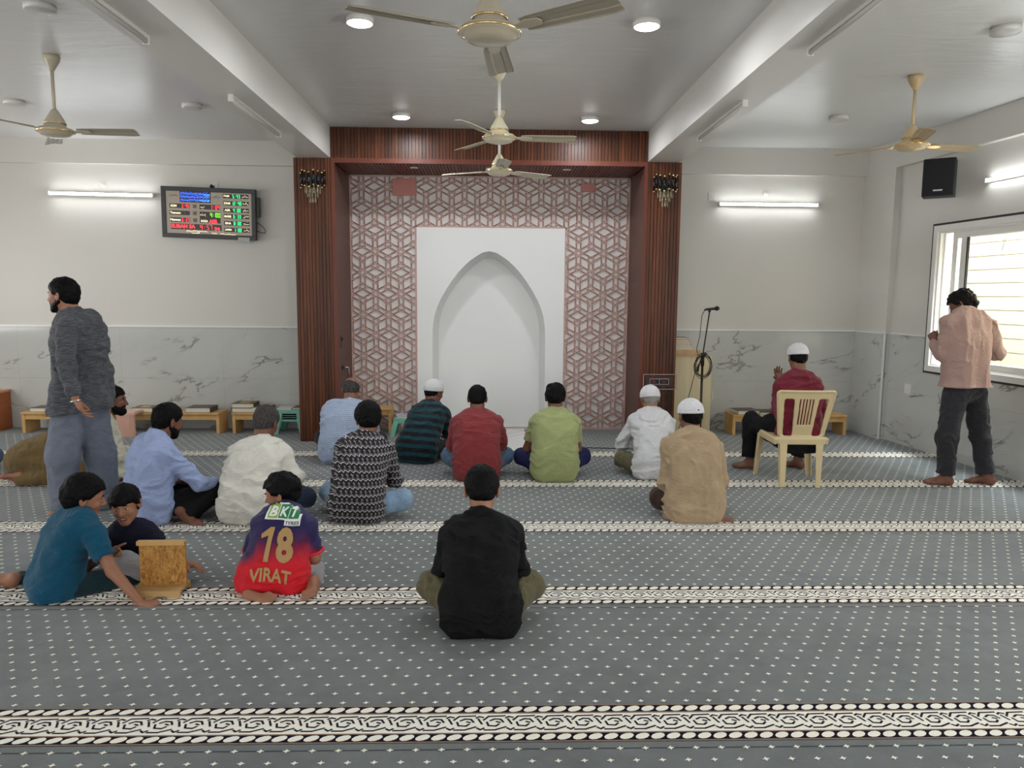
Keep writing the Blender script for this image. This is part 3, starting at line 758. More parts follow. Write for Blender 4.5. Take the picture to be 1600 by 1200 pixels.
def fan_at(px, py, Y, ang, tone, label):
    p = at(px, py, Y=Y); return fan(p.x, p.y, p.z, ang, tone, label)
fan_at(765, 54, 3.30, PI/2-.10, 'grey', 'large cream ceiling fan nearest the camera above the black-shirted man')
fan_at(780, 217, 6.0, .05, 'cream', 'cream ceiling fan on a long white rod in front of the header')
fan_at(780, 269, 7.35, .6, 'cream', 'small-looking cream ceiling fan close to the lattice top')
fan_at(87, 207, 5.9, .02, 'grey', 'cream ceiling fan above the walking man')
fan_at(1424, 229, 6.05, .18, 'beige', 'beige ceiling fan with thin golden blades beside the loudspeaker')

# ------------------------------------------------------------------ wall fittings
def sconce(x, label):
    t = empty('wall_sconce', (x, DP-.014, 2.72), 0, label, 'wall lamp', 'black and gold sconces on the pillars')
    BR = mat('black_rod', (14, 16, 20), .25); CR_ = NT('crystal'); CR_.b.inputs['Transmission Weight'].default_value = .85; CR_.b.inputs['Roughness'].default_value = .05; CR_.color(lin((236, 226, 196))); CR_ = CR_.m if 'crystal' not in MATS else MATS['crystal']; MATS['crystal'] = CR_
    m = MB(); m.box((-.05, -.008, .0), (.05, .0, .14), bev=.003); m.build('back_plate', BR, t)
    for i in range(8):
        a = PI*(i+.5)/8; px2, py2 = -.125*math.cos(a), -.01-.085*math.sin(a); dz = .012*((i*5) % 3-1)
        m = MB(); m.tube([(px2, py2, .03+dz), (px2, py2, .16+dz)], .0115, 10); r_ = m.build('rod', BR, t)
        m = MB(); m.tube([(px2, py2, .16+dz), (px2, py2, .182+dz)], .0098, 10); m.tube([(px2, py2, .01+dz), (px2, py2, .03+dz)], .0098, 10); m.build('gold_tip', GOLD, r_)
    for n_3, rr, z0, z1 in ((6, .08, -.06, .04), (5, .055, -.10, .0), (3, .03, -.155, -.05)):
        for i in range(n_3):
            a = PI*(i+.5)/n_3; px2, py2 = -rr*math.cos(a), -.015-rr*.7*math.sin(a)
            m = MB(); m.tube([(px2, py2, z0), (px2, py2, z0+.008), (px2, py2, z1)], [.006, .0105, .0105], 6); m.build('crystal_rod', CR_, t)
sconce(-1.893, 'black and gold crystal sconce on the pillar near the prayer time board')
sconce(1.85, 'black and gold crystal sconce on the pillar near the microphone stand')
def plate(name, loc, w_, h_, label, cat, nrm='front', holes=0, r=None):
    t = empty(name, loc, 0, label, cat)
    if nrm == 'right': t.rotation_euler = (0, 0, math.atan2(WT.y, WT.x)+PI)  # local -y faces the room
    m = MB()
    if r: m.lathe([(0, .006), (r*.55, .006), (r*.6, .003), (r*.8, .003), (r, .008), (r, 0)], 28, M=Matrix.Rotation(PI/2, 4, 'X')); m.build('cover', PAINT, t)
    else:
        m.box((-w_/2, -.010, -h_/2), (w_/2, 0, h_/2), bev=.003); m.build('plate', PLW, t)
        m = MB(); m.box((-w_*.18, -.014, -h_*.25), (w_*.18, -.009, h_*.25), bev=.002); m.build('switch', PLW, t)
    return t
plate('wall_socket', (2.605, D-.001, 2.80), .09, .09, 'white wall socket beside the tube light on the front wall', 'wall socket')
plate('conduit_cover', at(1197, 303, Y=D)-Vector((0, .001, 0)), 0, 0, 'round painted cover above the tube light on the front wall', 'wall cover', r=.045)
plate('conduit_cover', at(161, 290, Y=D)-Vector((0, .001, 0)), 0, 0, 'round painted cover above the tube light beside the board', 'wall cover', r=.045)
t = plate('conduit_cover', W(2.75, .069, 2.87), 0, 0, 'round painted cover above the tube light over the window', 'wall cover', 'right', r=.045)
t = plate('wall_socket', W(.98, .051, .63), .11, .11, 'white wall socket on the marble dado beside the pink-shirted man', 'wall socket', 'right')
# prayer time board, tilted a little
def board():
    c = at(327, 333.5, Y=8.86)
    t = empty('prayer_time_board', c, 0, 'black framed digital prayer time board with red, green and blue digits', 'prayer time board')
    t.rotation_euler = (.05, .028, .0)
    w_, h_ = 1.075, .575
    m = MB(); m.box((-w_/2+.03, .0, -h_/2+.03), (w_/2-.03, .075, h_/2-.03)); m.build('housing', BLACK, t)
    m = MB(); f = .05
    for a, b in (((-w_/2, -.02, -h_/2), (w_/2, .03, -h_/2+f)), ((-w_/2, -.02, h_/2-f), (w_/2, .03, h_/2)), ((-w_/2, -.02, -h_/2+f), (-w_/2+f, .03, h_/2-f)), ((w_/2-f, -.02, -h_/2+f), (w_/2, .03, h_/2-f))): m.box(a, b, bev=.004)
    m.build('frame', mat('dark_frame', (44, 44, 48), .35), t)
    FACE = NT('board_face'); FACE.color(lin((150, 140, 128))); FACE.b.inputs['Roughness'].default_value = .35; FACE.b.inputs['Emission Color'].default_value = (*lin((150, 138, 124)), 1); FACE.b.inputs['Emission Strength'].default_value = .22
    m = MB(); m.box((-w_/2+f, -.006, -h_/2+f), (w_/2-f, .0, h_/2-f)); m.build('face', FACE.m, t)
    def em(n, c, s): 
        x = NT(n); x.color(lin(c)); x.b.inputs['Emission Color'].default_value = (*lin(c), 1); x.b.inputs['Emission Strength'].default_value = s; return x.m
    RED, GRN, LIM, WRM, BLU, CYN = em('red_led', (255, 50, 60), 2.2), em('green_led', (40, 240, 140), 1.9), em('lime_led', (120, 255, 30), 1.9), em('warm_lettering', (250, 236, 190), 1.0), em('blue_led', (60, 110, 255), 1.9), em('cyan_led', (70, 210, 230), 1.6)
    DK = mat('dark_window', (48, 38, 34), .3)
    mats = [DK, RED, GRN, LIM, WRM, BLU, CYN, mat('brown_print', (122, 104, 86), .5)]
    # board pixel frame of the photo crop: x 125..1385, y 165..815 over w_ x h_
    def X_(u): return (u-757)/1262*w_
    def Z_(v): return -(v-487)/655*h_
    win = MB(); txt = None
    def put(mb): mb.build('lettering', mats, t)
    def box(u0, v0, u1, v1, mi=0, y=-.0075): win.box((X_(u0), y, Z_(v1)), (X_(u1), -.005, Z_(v0)), mi)
    def word(s, u, v, hgt, mi, wid=None, shear=0, bold=.0):
        vs, fs = text_mesh(s, 1, bold=bold, shear=shear); xs = [p[0] for p in vs]; zs = [p[1] for p in vs]
        W_, H2 = max(xs)-min(xs), max(zs)-min(zs); k = hgt/655*h_/H2; kx = (wid/1262*w_/W_) if wid else k; cx, cz = (max(xs)+min(xs))/2, (max(zs)+min(zs))/2
        tx = MB(); tx.add([(X_(u)+(p[0]-cx)*kx, -.0095-p[2], Z_(v)+(p[1]-cz)*k) for p in vs], fs, mi); put(tx)
    SEG = {'0': 'abcdef', '1': 'bc', '2': 'abged', '3': 'abgcd', '4': 'fgbc', '5': 'afgcd', '6': 'afgedc', '7': 'abc', '8': 'abcdefg', '9': 'abcfgd', 'A': 'abcefg', 'S': 'afgcd', 'R': 'abcefg', 'U': 'bcdef', 'B': 'abcdefg', 'H': 'bcefg'}
    def digits(s, u, v, hgt, mi, step=None):
        step = step or hgt*.62
        u0 = u-step*(len(s)-1)/2
        for i, ch in enumerate(s):
            cx = u0+i*step; w2, h2 = step*.27, hgt/2; t_ = hgt*.05
            if ch == ':': box(cx-t_, v-h2*.4-t_, cx+t_, v-h2*.4+t_, mi, -.0092); box(cx-t_, v+h2*.4-t_, cx+t_, v+h2*.4+t_, mi, -.0092); continue
            S_ = {'a': (-w2, -h2, w2, -h2+2*t_), 'd': (-w2, h2-2*t_, w2, h2), 'g': (-w2, -t_, w2, t_), 'f': (-w2-t_, -h2, -w2+t_, 0), 'b': (w2-t_, -h2, w2+t_, 0), 'e': (-w2-t_, 0, -w2+t_, h2), 'c': (w2-t_, 0, w2+t_, h2)}
            for q in SEG.get(ch, ''):
                a = S_[q]; box(cx+a[0], v+a[1], cx+a[2], v+a[3], mi, -.0092)
    def script(u0, u1, v, hgt, mi, seed):
        """flowing lettering drawn as joined strokes"""
        r = random.Random(seed); pts = []; n = max(4, int((u1-u0)/9))
        for i in range(n+1):
            uu = u1+(u0-u1)*i/n; pts.append((X_(uu), -.0098, Z_(v+hgt*.18+(r.random()-.75)*hgt*(.9 if i % 2 else .25))))
        txt = MB(); txt.tube(pts, .0021, 5, mi)
        for i in range(max(1, n//3)):
            uu = u0+r.random()*(u1-u0); vv = v+(r.choice((-.55, .6)))*hgt; txt.box((X_(uu)-.002, -.0105, Z_(vv)-.002), (X_(uu)+.002, -.009, Z_(vv)+.002), mi)
        put(txt)
    box(372, 212, 785, 355, 0); r = random.Random(3)
    for row_ in range(3):
        script(385, 770, 238+row_*42, 30, 5 if row_ < 2 else 5, 20+row_); script(385, 770, 248+row_*40, 26, 5, 30+row_)
    script(640, 775, 330, 24, 6, 41); script(700, 775, 262, 24, 6, 42)
    for u in (290, 865): script(u-55, u+55, 275, 40, 7, u)
    for v, nm, dg, arab in ((258, 'FAJR', '5:43', 1), (348, 'ZOHAR', '12:40', 2), (436, 'ASR', '4:00', 3), (516, 'MAGRIB', '6:33', 4), (604, 'ISHA', '8:00', 5), (690, 'JUMMA', '1:00', 6)):
        k = (v-258)/432*14; box(948+k*.6, v-27, 1290+k*.6, v+27); word(nm, 1000+k, v, 28, 4, 78+(12 if len(nm) > 4 else 0), bold=.02); digits(dg, 1126+k*.8, v, 42, 2, 27); script(1205+k, 1282+k, v, 34, 4, arab)
    for v, nm, dg in ((404, 'AZAN', '3:45'), (493, 'Tamam', ''), (582, 'Namaz', '6:23')):
        box(230, v-28, 500, v+28); word(nm, 285 if v < 450 else 308, v, 30, 4, 84 if v < 450 else 140, bold=.02)
        if dg: digits(dg, 443, v, 44, 1, 27)
        else: digits(':', 433, v, 24, 1)
        box(542, v-24, 594, v+24, 7); digits(':', 568, v, 20, 0)
    box(632, 376, 908, 438); script(645, 700, 408, 40, 4, 51); digits('1:04', 840, 408, 50, 1, 34)
    box(632, 468, 908, 612); script(640, 712, 510, 30, 4, 52); digits('4:00', 838, 508, 56, 3, 36); word('ROZA', 695, 588, 28, 4, 92, bold=.02); word('ASR', 812, 588, 48, 1, 112, bold=.03)
    box(240, 632, 920, 706); word('SUBAH SA', 408, 664, 48, 1, 320, bold=.02); digits('4:57', 715, 668, 56, 1, 44); word('04', 862, 682, 44, 1, 70, bold=.02)
    script(450, 725, 722, 18, 4, 61); script(515, 625, 748, 16, 4, 62); script(785, 860, 745, 22, 4, 63); script(900, 1110, 748, 22, 4, 64)
    win.build('display_windows', mats, t)
    m = MB(); m.box((X_(1146), -.03, Z_(848)), (X_(1305), -.018, Z_(782)), bev=.003); m.build('remote_sensor', mat('grey_sticker', (176, 176, 172), .5), t)
    m = MB(); m.box((w_/2-.005, .0, -.02), (w_/2+.03, .06, .2)); m.build('power_box', BLACK, t)
    m = MB(); m.tube([(w_/2-.01, .05, -.08), (w_/2+.05, .05, -.12), (w_/2+.085, .06, -.17), (w_/2+.07, .08, -.2), (w_/2+.02, .07, -.19), (w_/2-.02, .06, -.17)], .004, 6)
    m.tube([(-.02, .06, h_/2-.05), (.0, .07, h_/2+.0), (.01, .07, h_/2+.05)], .005, 6); m.build('cable', BLACK, t)
    s_ = empty('wall_socket', (c.x+.03, D-.001, c.z+h_/2+.03), 0, 'white socket with a black plug just above the prayer time board', 'wall socket')
    m = MB(); m.box((-.045, -.01, -.045), (.045, 0, .045), bev=.003); m.build('plate', PLW, s_)
    m = MB(); m.lathe([(0, 0), (.022, 0), (.02, .04), (0, .042)], 16, M=Matrix.Translation((-.02, -.01, -.005)) @ Matrix.Rotation(PI/2, 4, 'X')); m.build('plug', BLACK, s_)
board()
# loudspeaker
sp_ = empty('loudspeaker', at(1468, 279, X=4.40), 0, 'black loudspeaker mounted high on the wall between fan and window', 'loudspeaker')
sp_.rotation_euler = (0, 0, -.62)
m = MB(); m.box((-.14, -.10, -.18), (.14, .10, .18), bev=.012); m.build('cabinet', mat('speaker_black', (24, 24, 28), .5), sp_)
m = MB(); m.box((-.132, -.112, -.17), (.132, -.098, .17), bev=.006); m.build('grille', mat('speaker_grille', (16, 16, 20), .8, bump=.6, bscale=300), sp_)
m = MB(); m.box((-.04, -.1145, -.132), (.04, -.111, -.118), bev=.001); m.build('maker_badge', STEEL, sp_)
m = MB(); m.box((.02, .10, -.03), (.08, .115, .03)); m.tube([(.05, .11, 0), (.08, .14, 0)], .018, 8); m.build('bracket', BLACK, sp_)

# ------------------------------------------------------------------ low benches, stools, books
def bench(x0, x1, label, ht=.245, y0=8.57, y1=8.90):
    t = empty('low_bench', ((x0+x1)/2, (y0+y1)/2, 0), 0, label, 'bench', 'low wooden book benches along the wall')
    w2, d2 = (x1-x0)/2, (y1-y0)/2
    m = MB(); m.box((-w2, -d2, ht-.022), (w2, d2, ht), bev=.004); m.build('bench_top', PINE, t)
    for s_ in (-1, 1):
        a = s_*(w2-.02); m = MB(); m.box((a-.018, -d2+.02, 0), (a+.018, d2-.02, ht-.022), bev=.002); m.build('leg', PINE, t)
    m = MB(); m.box((-w2+.038, -d2+.025, ht-.085), (w2-.038, -d2+.043, ht-.022)); m.build('apron', PINE, t)
    return t
bench(-5.38, -4.42, 'low pine bench behind the walking man, nearest the brown cabinet')
bench(-4.28, -3.135, 'low pine bench with the peach cloth and two books, behind the pale blue shirt')
bench(-2.99, -2.56, 'short low pine bench with two green-covered books, behind the man in white kurta', .25)
bench(2.84, 4.2, 'low pine bench beyond the man sitting on the plastic chair')
bench(-1.56, -1.16, 'short low pine bench in front of the lattice, behind the checked shirt', .3, 8.62, 8.86)
PAPER = mat('page_block', (222, 214, 196), .8)
def book(x, y, z, w_, d_, h_, rgb, label, rz=0, deco=None, group='books on the low benches'):
    t = empty('book', (x, y, z), rz, label, 'book', group); CV = mat('cover_%d_%d_%d' % rgb, rgb, .45)
    m = MB(); m.box((-w_/2, -d_/2, 0), (w_/2, d_/2, .003)); m.box((-w_/2, -d_/2, h_-.003), (w_/2, d_/2, h_)); m.box((w_/2-.004, -d_/2, 0), (w_/2, d_/2, h_)); m.build('cover', CV, t)
    m = MB(); m.box((-w_/2+.006, -d_/2+.005, .003), (w_/2-.004, d_/2-.005, h_-.003)); m.build('pages', PAPER, t)
    if deco:
        m = MB(); C2 = mat('gilt_%d' % deco[0], deco, .4)
        m.box((-w_*.22, -d_*.22, h_), (w_*.22, d_*.22, h_+.0012))
        for a, b in (((-w_*.42, -d_*.42), (w_*.42, -d_*.38)), ((-w_*.42, d_*.38), (w_*.42, d_*.42)), ((-w_*.42, -d_*.42), (-w_*.39, d_*.42)), ((w_*.39, -d_*.42), (w_*.42, d_*.42))): m.box((*a, h_), (*b, h_+.0012))
        m.build('cover_ornament', C2, t)
    return t
ZT = .2455
book(-5.14, 8.72, ZT, .30, .24, .045, (84, 74, 68), 'grey-brown book on the bench beside the walking man', .0)
book(-4.02, 8.72, ZT, .24, .25, .05, (76, 66, 52), 'dark book with a gilt panel beside the peach cloth', .03, (196, 178, 110))
book(-3.78, 8.70, ZT, .17, .22, .05, (70, 84, 44), 'small green and gold book next to the gilt-panelled one', -.12, (190, 196, 90))
book(-3.38, 8.72, ZT, .28, .26, .055, (84, 66, 58), 'thick brown book at the empty end of the pine bench', .02)
book(-2.87, 8.72, .2505, .24, .26, .05, (74, 72, 52), 'lower green-brown book of the pair left of the stools', .0)
book(-2.87, 8.72, .301, .25, .25, .05, (70, 70, 50), 'upper green-brown book with gilt panel of the stacked pair', .04, (180, 160, 96))
book(-2.66, 8.70, .2505, .2, .24, .06, (66, 70, 54), 'green-brown book with gilt panel behind the grey-haired head', -.03, (190, 172, 96))
book(3.02, 8.72, ZT, .27, .25, .045, (92, 80, 74), 'grey-brown book at the near end of the bench by the chair', .12)
book(3.33, 8.70, ZT, .34, .25, .03, (60, 58, 58), 'dark grey book beside the knee of the man on the chair', .0)
def stool_geo(t, C_):
    m = MB(); w0, w1, h_ = .135, .175, .21
    m.box((-w0, -w0, h_-.03), (w0, w0, h_), bev=.01); m.build('stool_top', C_, t)
    for sx in (-1, 1):
        for sy in (-1, 1):
            m = MB(); a, b = w0-.0, w1-.0
            m.hexa([(sx*(b-.05), sy*(b-.035), 0), (sx*b, sy*(b-.035), 0), (sx*b, sy*b, 0), (sx*(b-.05), sy*b, 0), (sx*(a-.06), sy*(a-.02), h_-.02), (sx*a, sy*(a-.02), h_-.02), (sx*a, sy*a, h_-.02), (sx*(a-.06), sy*a, h_-.02)]); m.build('leg', C_, t)
    m = MB()
    for q in range(4):
        M = Matrix.Rotation(q*PI/2, 4, 'Z'); m.box((-w0, -w0-.004, h_-.062), (w0, -w0+.006, h_-.02), M=M)
    m.build('skirt', C_, t)
GRN_ = mat('mint_plastic', (120, 180, 160), .38)
for i, nm in enumerate(('lowest mint green plastic stool of the stack beside the pillar', 'second mint green plastic stool from the floor in the stack', 'mint green plastic stool just under the topmost of the stack', 'topmost mint green plastic stool of the stack, carrying papers')):
    t = empty('plastic_stool', (-2.33, 8.72, i*.024), 0, nm, 'stool', 'mint green plastic stools'); stool_geo(t, GRN_)
t = empty('plastic_stool', (-.98, 8.6, 0), 0, 'mint green plastic stool in front of the lattice, beside the striped shirt', 'stool', 'mint green plastic stools'); stool_geo(t, GRN_)
book(-2.40, 8.70, .2825, .17, .22, .012, (224, 222, 216), 'white booklet on the stacked mint stools', .05)
book(-2.22, 8.72, .2825, .17, .22, .022, (96, 80, 68), 'brown book on the stacked mint stools, touching the pillar', -.02)
book(-.98, 8.60, .2105, .24, .22, .022, (176, 176, 196), 'lilac-grey book on the mint stool near the lattice', .1)
# brown cabinet end at the picture edge
t = empty('wooden_cabinet', (-6.1, 8.78, 0), 0, 'reddish brown wooden cabinet standing against the marble dado', 'cabinet')
CB = m_wood('cabinet_wood', (150, 84, 44), (172, 100, 56), .4, (3, 3, 10))
m = MB(); m.box((-.4, -.16, 0), (.385, .17, .44)); m.build('body', CB, t)
m = MB(); m.box((-.41, -.175, .44), (.395, .18, .465), bev=.004); m.build('cabinet_top', m_wood('cabinet_top_wood', (196, 140, 100), (210, 156, 116), .4, (3, 3, 10)), t)
for s_ in (-1, 1):
    m = MB(); m.box((-.01+s_*.2-.185, -.172, .03), (-.01+s_*.2+.185, -.16, .42), bev=.002); d_ = m.build('door', CB, t)
    m = MB(); m.lathe([(0, .025), (.012, .025), (.012, .015), (.005, .0)], 14, M=Matrix.Translation((-.01+s_*.03, -.172, .24)) @ Matrix.Rotation(PI/2, 4, 'X')); m.build('knob', STEEL, d_)
# pulpit cabinet behind the right pillar, with books
t = empty('lectern_cabinet', (2.28, 8.80, 0), 0, 'pale beige laminate lectern cabinet beside the right-hand pillar', 'lectern')
LAMI = m_wood('beige_laminate', (206, 190, 152), (220, 206, 170), .4, (20, 20, 1))
m = MB(); m.box((-.235, -.14, 0), (.31, .15, .93)); m.build('body', LAMI, t)
m = MB(); m.box((-.235, -.17, .93), (.15, .16, .945)); m.box((-.235, -.175, .945), (.16, -.15, 1.0), bev=.004); m.box((-.235, -.15, .945), (.14, .16, .985)); m.build('sloped_top', m_wood('oak_top', (184, 146, 106), (206, 170, 130), .4, (5, 5, 5)), t)
m = MB(); m.tube([(.33, -.1, .52), (.345, -.1, .50), (.345, -.1, .42), (.33, -.1, .40), (.31, -.1, .40)], .004, 6); m.build('hook', PLW, t)
for i, (w_, c_) in enumerate(((.24, (232, 230, 224)), (.235, (206, 200, 190)), (.23, (168, 140, 104)), (.225, (206, 178, 130)), (.215, (190, 160, 120)), (.19, (150, 116, 84)))):
    book(2.25-.02*i*0+(.0-.008*i), 8.80, .986+i*.026, w_, .2, .025, c_, ['white book at the bottom of the pile on the lectern', 'pale grey book, second from the bottom of the lectern pile', 'tan book, third from the bottom of the lectern pile', 'light oak-coloured book in the middle of the lectern pile', 'buff book just under the topmost of the lectern pile', 'brown book on top of the lectern pile'][i], group='books piled on the lectern')
# microphone stand
t = empty('microphone_stand', (2.26, 7.9, 0), 0, 'tall dark microphone stand with tilted boom beside the slatted pillar', 'microphone stand')
DKM = mat('dark_bronze', (58, 46, 40), .35, .7)
m = MB(); m.lathe([(0, 0), (.13, 0), (.13, .012), (.03, .024), (.02, .03)], 32); m.build('base', BLACK, t)
m = MB(); m.tube([(0, 0, .02), (-.0, 0, .9)], .013, 12); m.tube([(0, 0, .88), (.0, 0, 1.0)], .019, 12); m.build('pole', DKM, t)
m = MB(); m.tube([(-.055, -.02, .82), (-.045, -.02, .9)], .012, 10); m.tube([(-.05, -.02, .86), (.0, -.01, 1.02), (.055, 0, 1.46)], .0075, 10); m.build('boom', DKM, t)
m = MB(); m.tube([(-.01, -.02, 1.0), (.03, .01, 1.01)], .02, 12); m.build('clutch', BLACK, t)
mc = empty('microphone', (2.315, 7.9, 1.475), 0, 'black microphone clipped on top of the tilted stand', 'microphone')
m = MB(); m.tube([(-.055, 0, .0), (-.04, 0, .008), (.06, 0, .018)], [.009, .012, .016], 14); m.build('handle', BLACK, mc)
m = MB(); V_, F_ = None, None; m.lathe([(0, .03), (.014, .027), (.023, .012), (.025, 0), (.022, -.013), (.012, -.02)], 20, M=Matrix.Translation((.075, 0, .019)) @ Matrix.Rotation(PI/2, 4, 'Y')); m.build('head_grille', mat('mic_grille', (30, 30, 32), .5, .5, bump=.8, bscale=400), mc)
m = MB(); m.tube([(0, 0, -.02), (0, 0, .008)], .013, 12); m.build('clip', BLACK, mc)
m = MB()
pts = [Vector((2.262, 7.9, 1.475)), Vector((2.235, 7.9, 1.42)), Vector((2.215, 7.88, 1.2)), Vector((2.185, 7.88, 1.06)), Vector((2.20, 7.87, 1.0)), Vector((2.25, 7.86, .985))]
for q in range(5):
    n = 26; rx, rz_ = .085+.012*math.sin(q*2.1), .115+.014*math.cos(q*1.7)
    for i in range(n):
        a = PI/2+2*PI*i/n; pts.append(Vector((2.255+.012*math.sin(q*3)+rx*math.cos(a), 7.865-.006*q, .885+.01*math.cos(q*2.3)+rz_*math.sin(a))))
pts += [Vector((2.18, 7.86, .85)), Vector((2.13, 7.88, .6)), Vector((2.06, 7.9, .3)), Vector((1.98, 7.92, .02)), Vector((1.8, 7.7, .012))]
m.tube(pts, .0038, 6); m.build('microphone_cable', BLACK, None, None, 'black cable coiled in loops on the microphone stand', 'cable')
m = MB(); m.tube([(.9, 7.80, .008), (1.2, 7.78, .008), (1.6, 7.72, .008), (1.82, 7.68, .01)], .005, 6); m.build('floor_cable', BLACK, None, None, 'thin black cable lying on the carpet towards the slatted pillar', 'cable')
# clear switch box on the right pillar
t = empty('switch_box', (1.85, DP-.014, .685), 0, 'clear acrylic box over dark switches on the slatted pillar', 'switch box')
ACR = clear_sheet('clear_acrylic', (.93, .92, .92), .09)
EDG = mat('acrylic_edge', (178, 150, 146), .3)
m = MB()
for a, b in (((-.185, -.05, -.085), (.185, -.044, -.078)), ((-.185, -.05, .078), (.185, -.044, .085)), ((-.185, -.05, -.078), (-.178, -.044, .078)), ((.178, -.05, -.078), (.185, -.044, .078))): m.box(a, b)
for sx in (-1, 1):
    for sz in (-1, 1): m.box((sx*.18-.004, -.05, sz*.08-.004), (sx*.18+.004, 0, sz*.08+.004))
m.build('box_edges', EDG, t)
m = MB(); m.box((-.178, -.048, -.078), (.178, -.046, .078)); m.build('box_cover', ACR, t)
m = MB(); m.box((-.15, -.02, -.055), (.15, -.012, .055)); m.build('back_plate', DARKW, t)
m = MB()
for a, b in (((-.105, -.03, -.032), (.105, -.02, -.026)), ((-.105, -.03, .026), (.105, -.02, .032)), ((-.105, -.03, -.026), (-.1, -.02, .026)), ((.1, -.03, -.026), (.105, -.02, .026)), ((-.002, -.03, -.026), (.002, -.02, .026))): m.box(a, b)
m.build('switch_frame', mat('silver_frame', (196, 196, 196), .3), t)
m = MB(); m.box((-.1, -.025, -.026), (.1, -.019, .026)); m.build('display', BLACK, t)
m = MB(); m.box((-.075, -.027, -.014), (-.045, -.0245, .014)); m.box((.03, -.027, -.01), (.075, -.0245, .006)); m.build('indicator', mat('red_indicator', (150, 50, 56), .5), t)
m = MB(); m.box((.02, -.006, -.34), (.165, .0, -.10)); m.box((-.165, -.006, -.34), (.0, .0, -.10)); m.build('clear_sleeve', ACR, t)

# peach cloth hanging over the bench
f = Field(.01)
f.box((0, -.16, .12), (.10, .02, .14), .012); f.box((0, -.02, .262), (.10, .16, .016), .01, k=.03)
f.custom(lambda x, y, z, d: d+.006*vnoise(x*26, y*10+3, z*5)+.003*vnoise(x*60, y*12, z*9))
V_, F_ = f.mesh(); o = np_mesh('draped_cloth', [(relax(V_, F_, 1), F_)], mat('peach_cloth', (206, 160, 142), .85, vary=.06, sheen=.3)); props(o, 'peach cloth draped over the end of the pine bench', 'cloth'); o.location = (-4.06, 8.72, 0)
o.location = (-4.10, 8.55, 0)

# particle-board stand near the boys
t = empty('book_stand', (-1.765, 3.93, 0), .03, 'chipboard stand on a pale wooden foot in front of the boys', 'stand')
def m_osb():
    t = NT('chipboard'); v = t.coords((1, 1, 1)); a = t.noise(v, 19, 3, .6, 3.0); b = t.noise(t.coords((1, 1, .35), (0, .9, 0)), 34, 2, .5, 1.5)
    k = t.math('ADD', t.math('MULTIPLY', a, .55), t.math('MULTIPLY', b, .45))
    t.color(t.ramp(k, [(.34, lin((112, 72, 26))), (.45, lin((158, 108, 46))), (.56, lin((184, 134, 64))), (.7, lin((206, 160, 88)))])); t.b.inputs['Roughness'].default_value = .5; t.bump(a, .2, .003); return t.m
m = MB(); m.box((-.118, -.009, .04), (.122, .009, .275)); m.build('board', m_osb(), t)
m = MB(); m.box((-.13, -.016, .262), (.122, .018, .284), bev=.002); m.build('top_rail', m_wood('pale_rail', (190, 150, 92), (206, 168, 110), .5, (4, 4, 4)), t)
m = MB(); FT = m_wood('pale_foot', (178, 142, 92), (196, 162, 112), .5, (4, 4, 4))
m.prism([(-.135, 0), (-.01, 0), (.005, .012), (.045, .012), (.06, 0), (.12, 0), (.12, .042), (-.135, .042)], -.10, -.085, lambda u_, v_, h_: (u_, h_, v_))
m.box((-.135, -.085, .028), (.12, .06, .042)); m.box((-.135, .045, 0), (.12, .06, .028)); m.build('foot', FT, t)

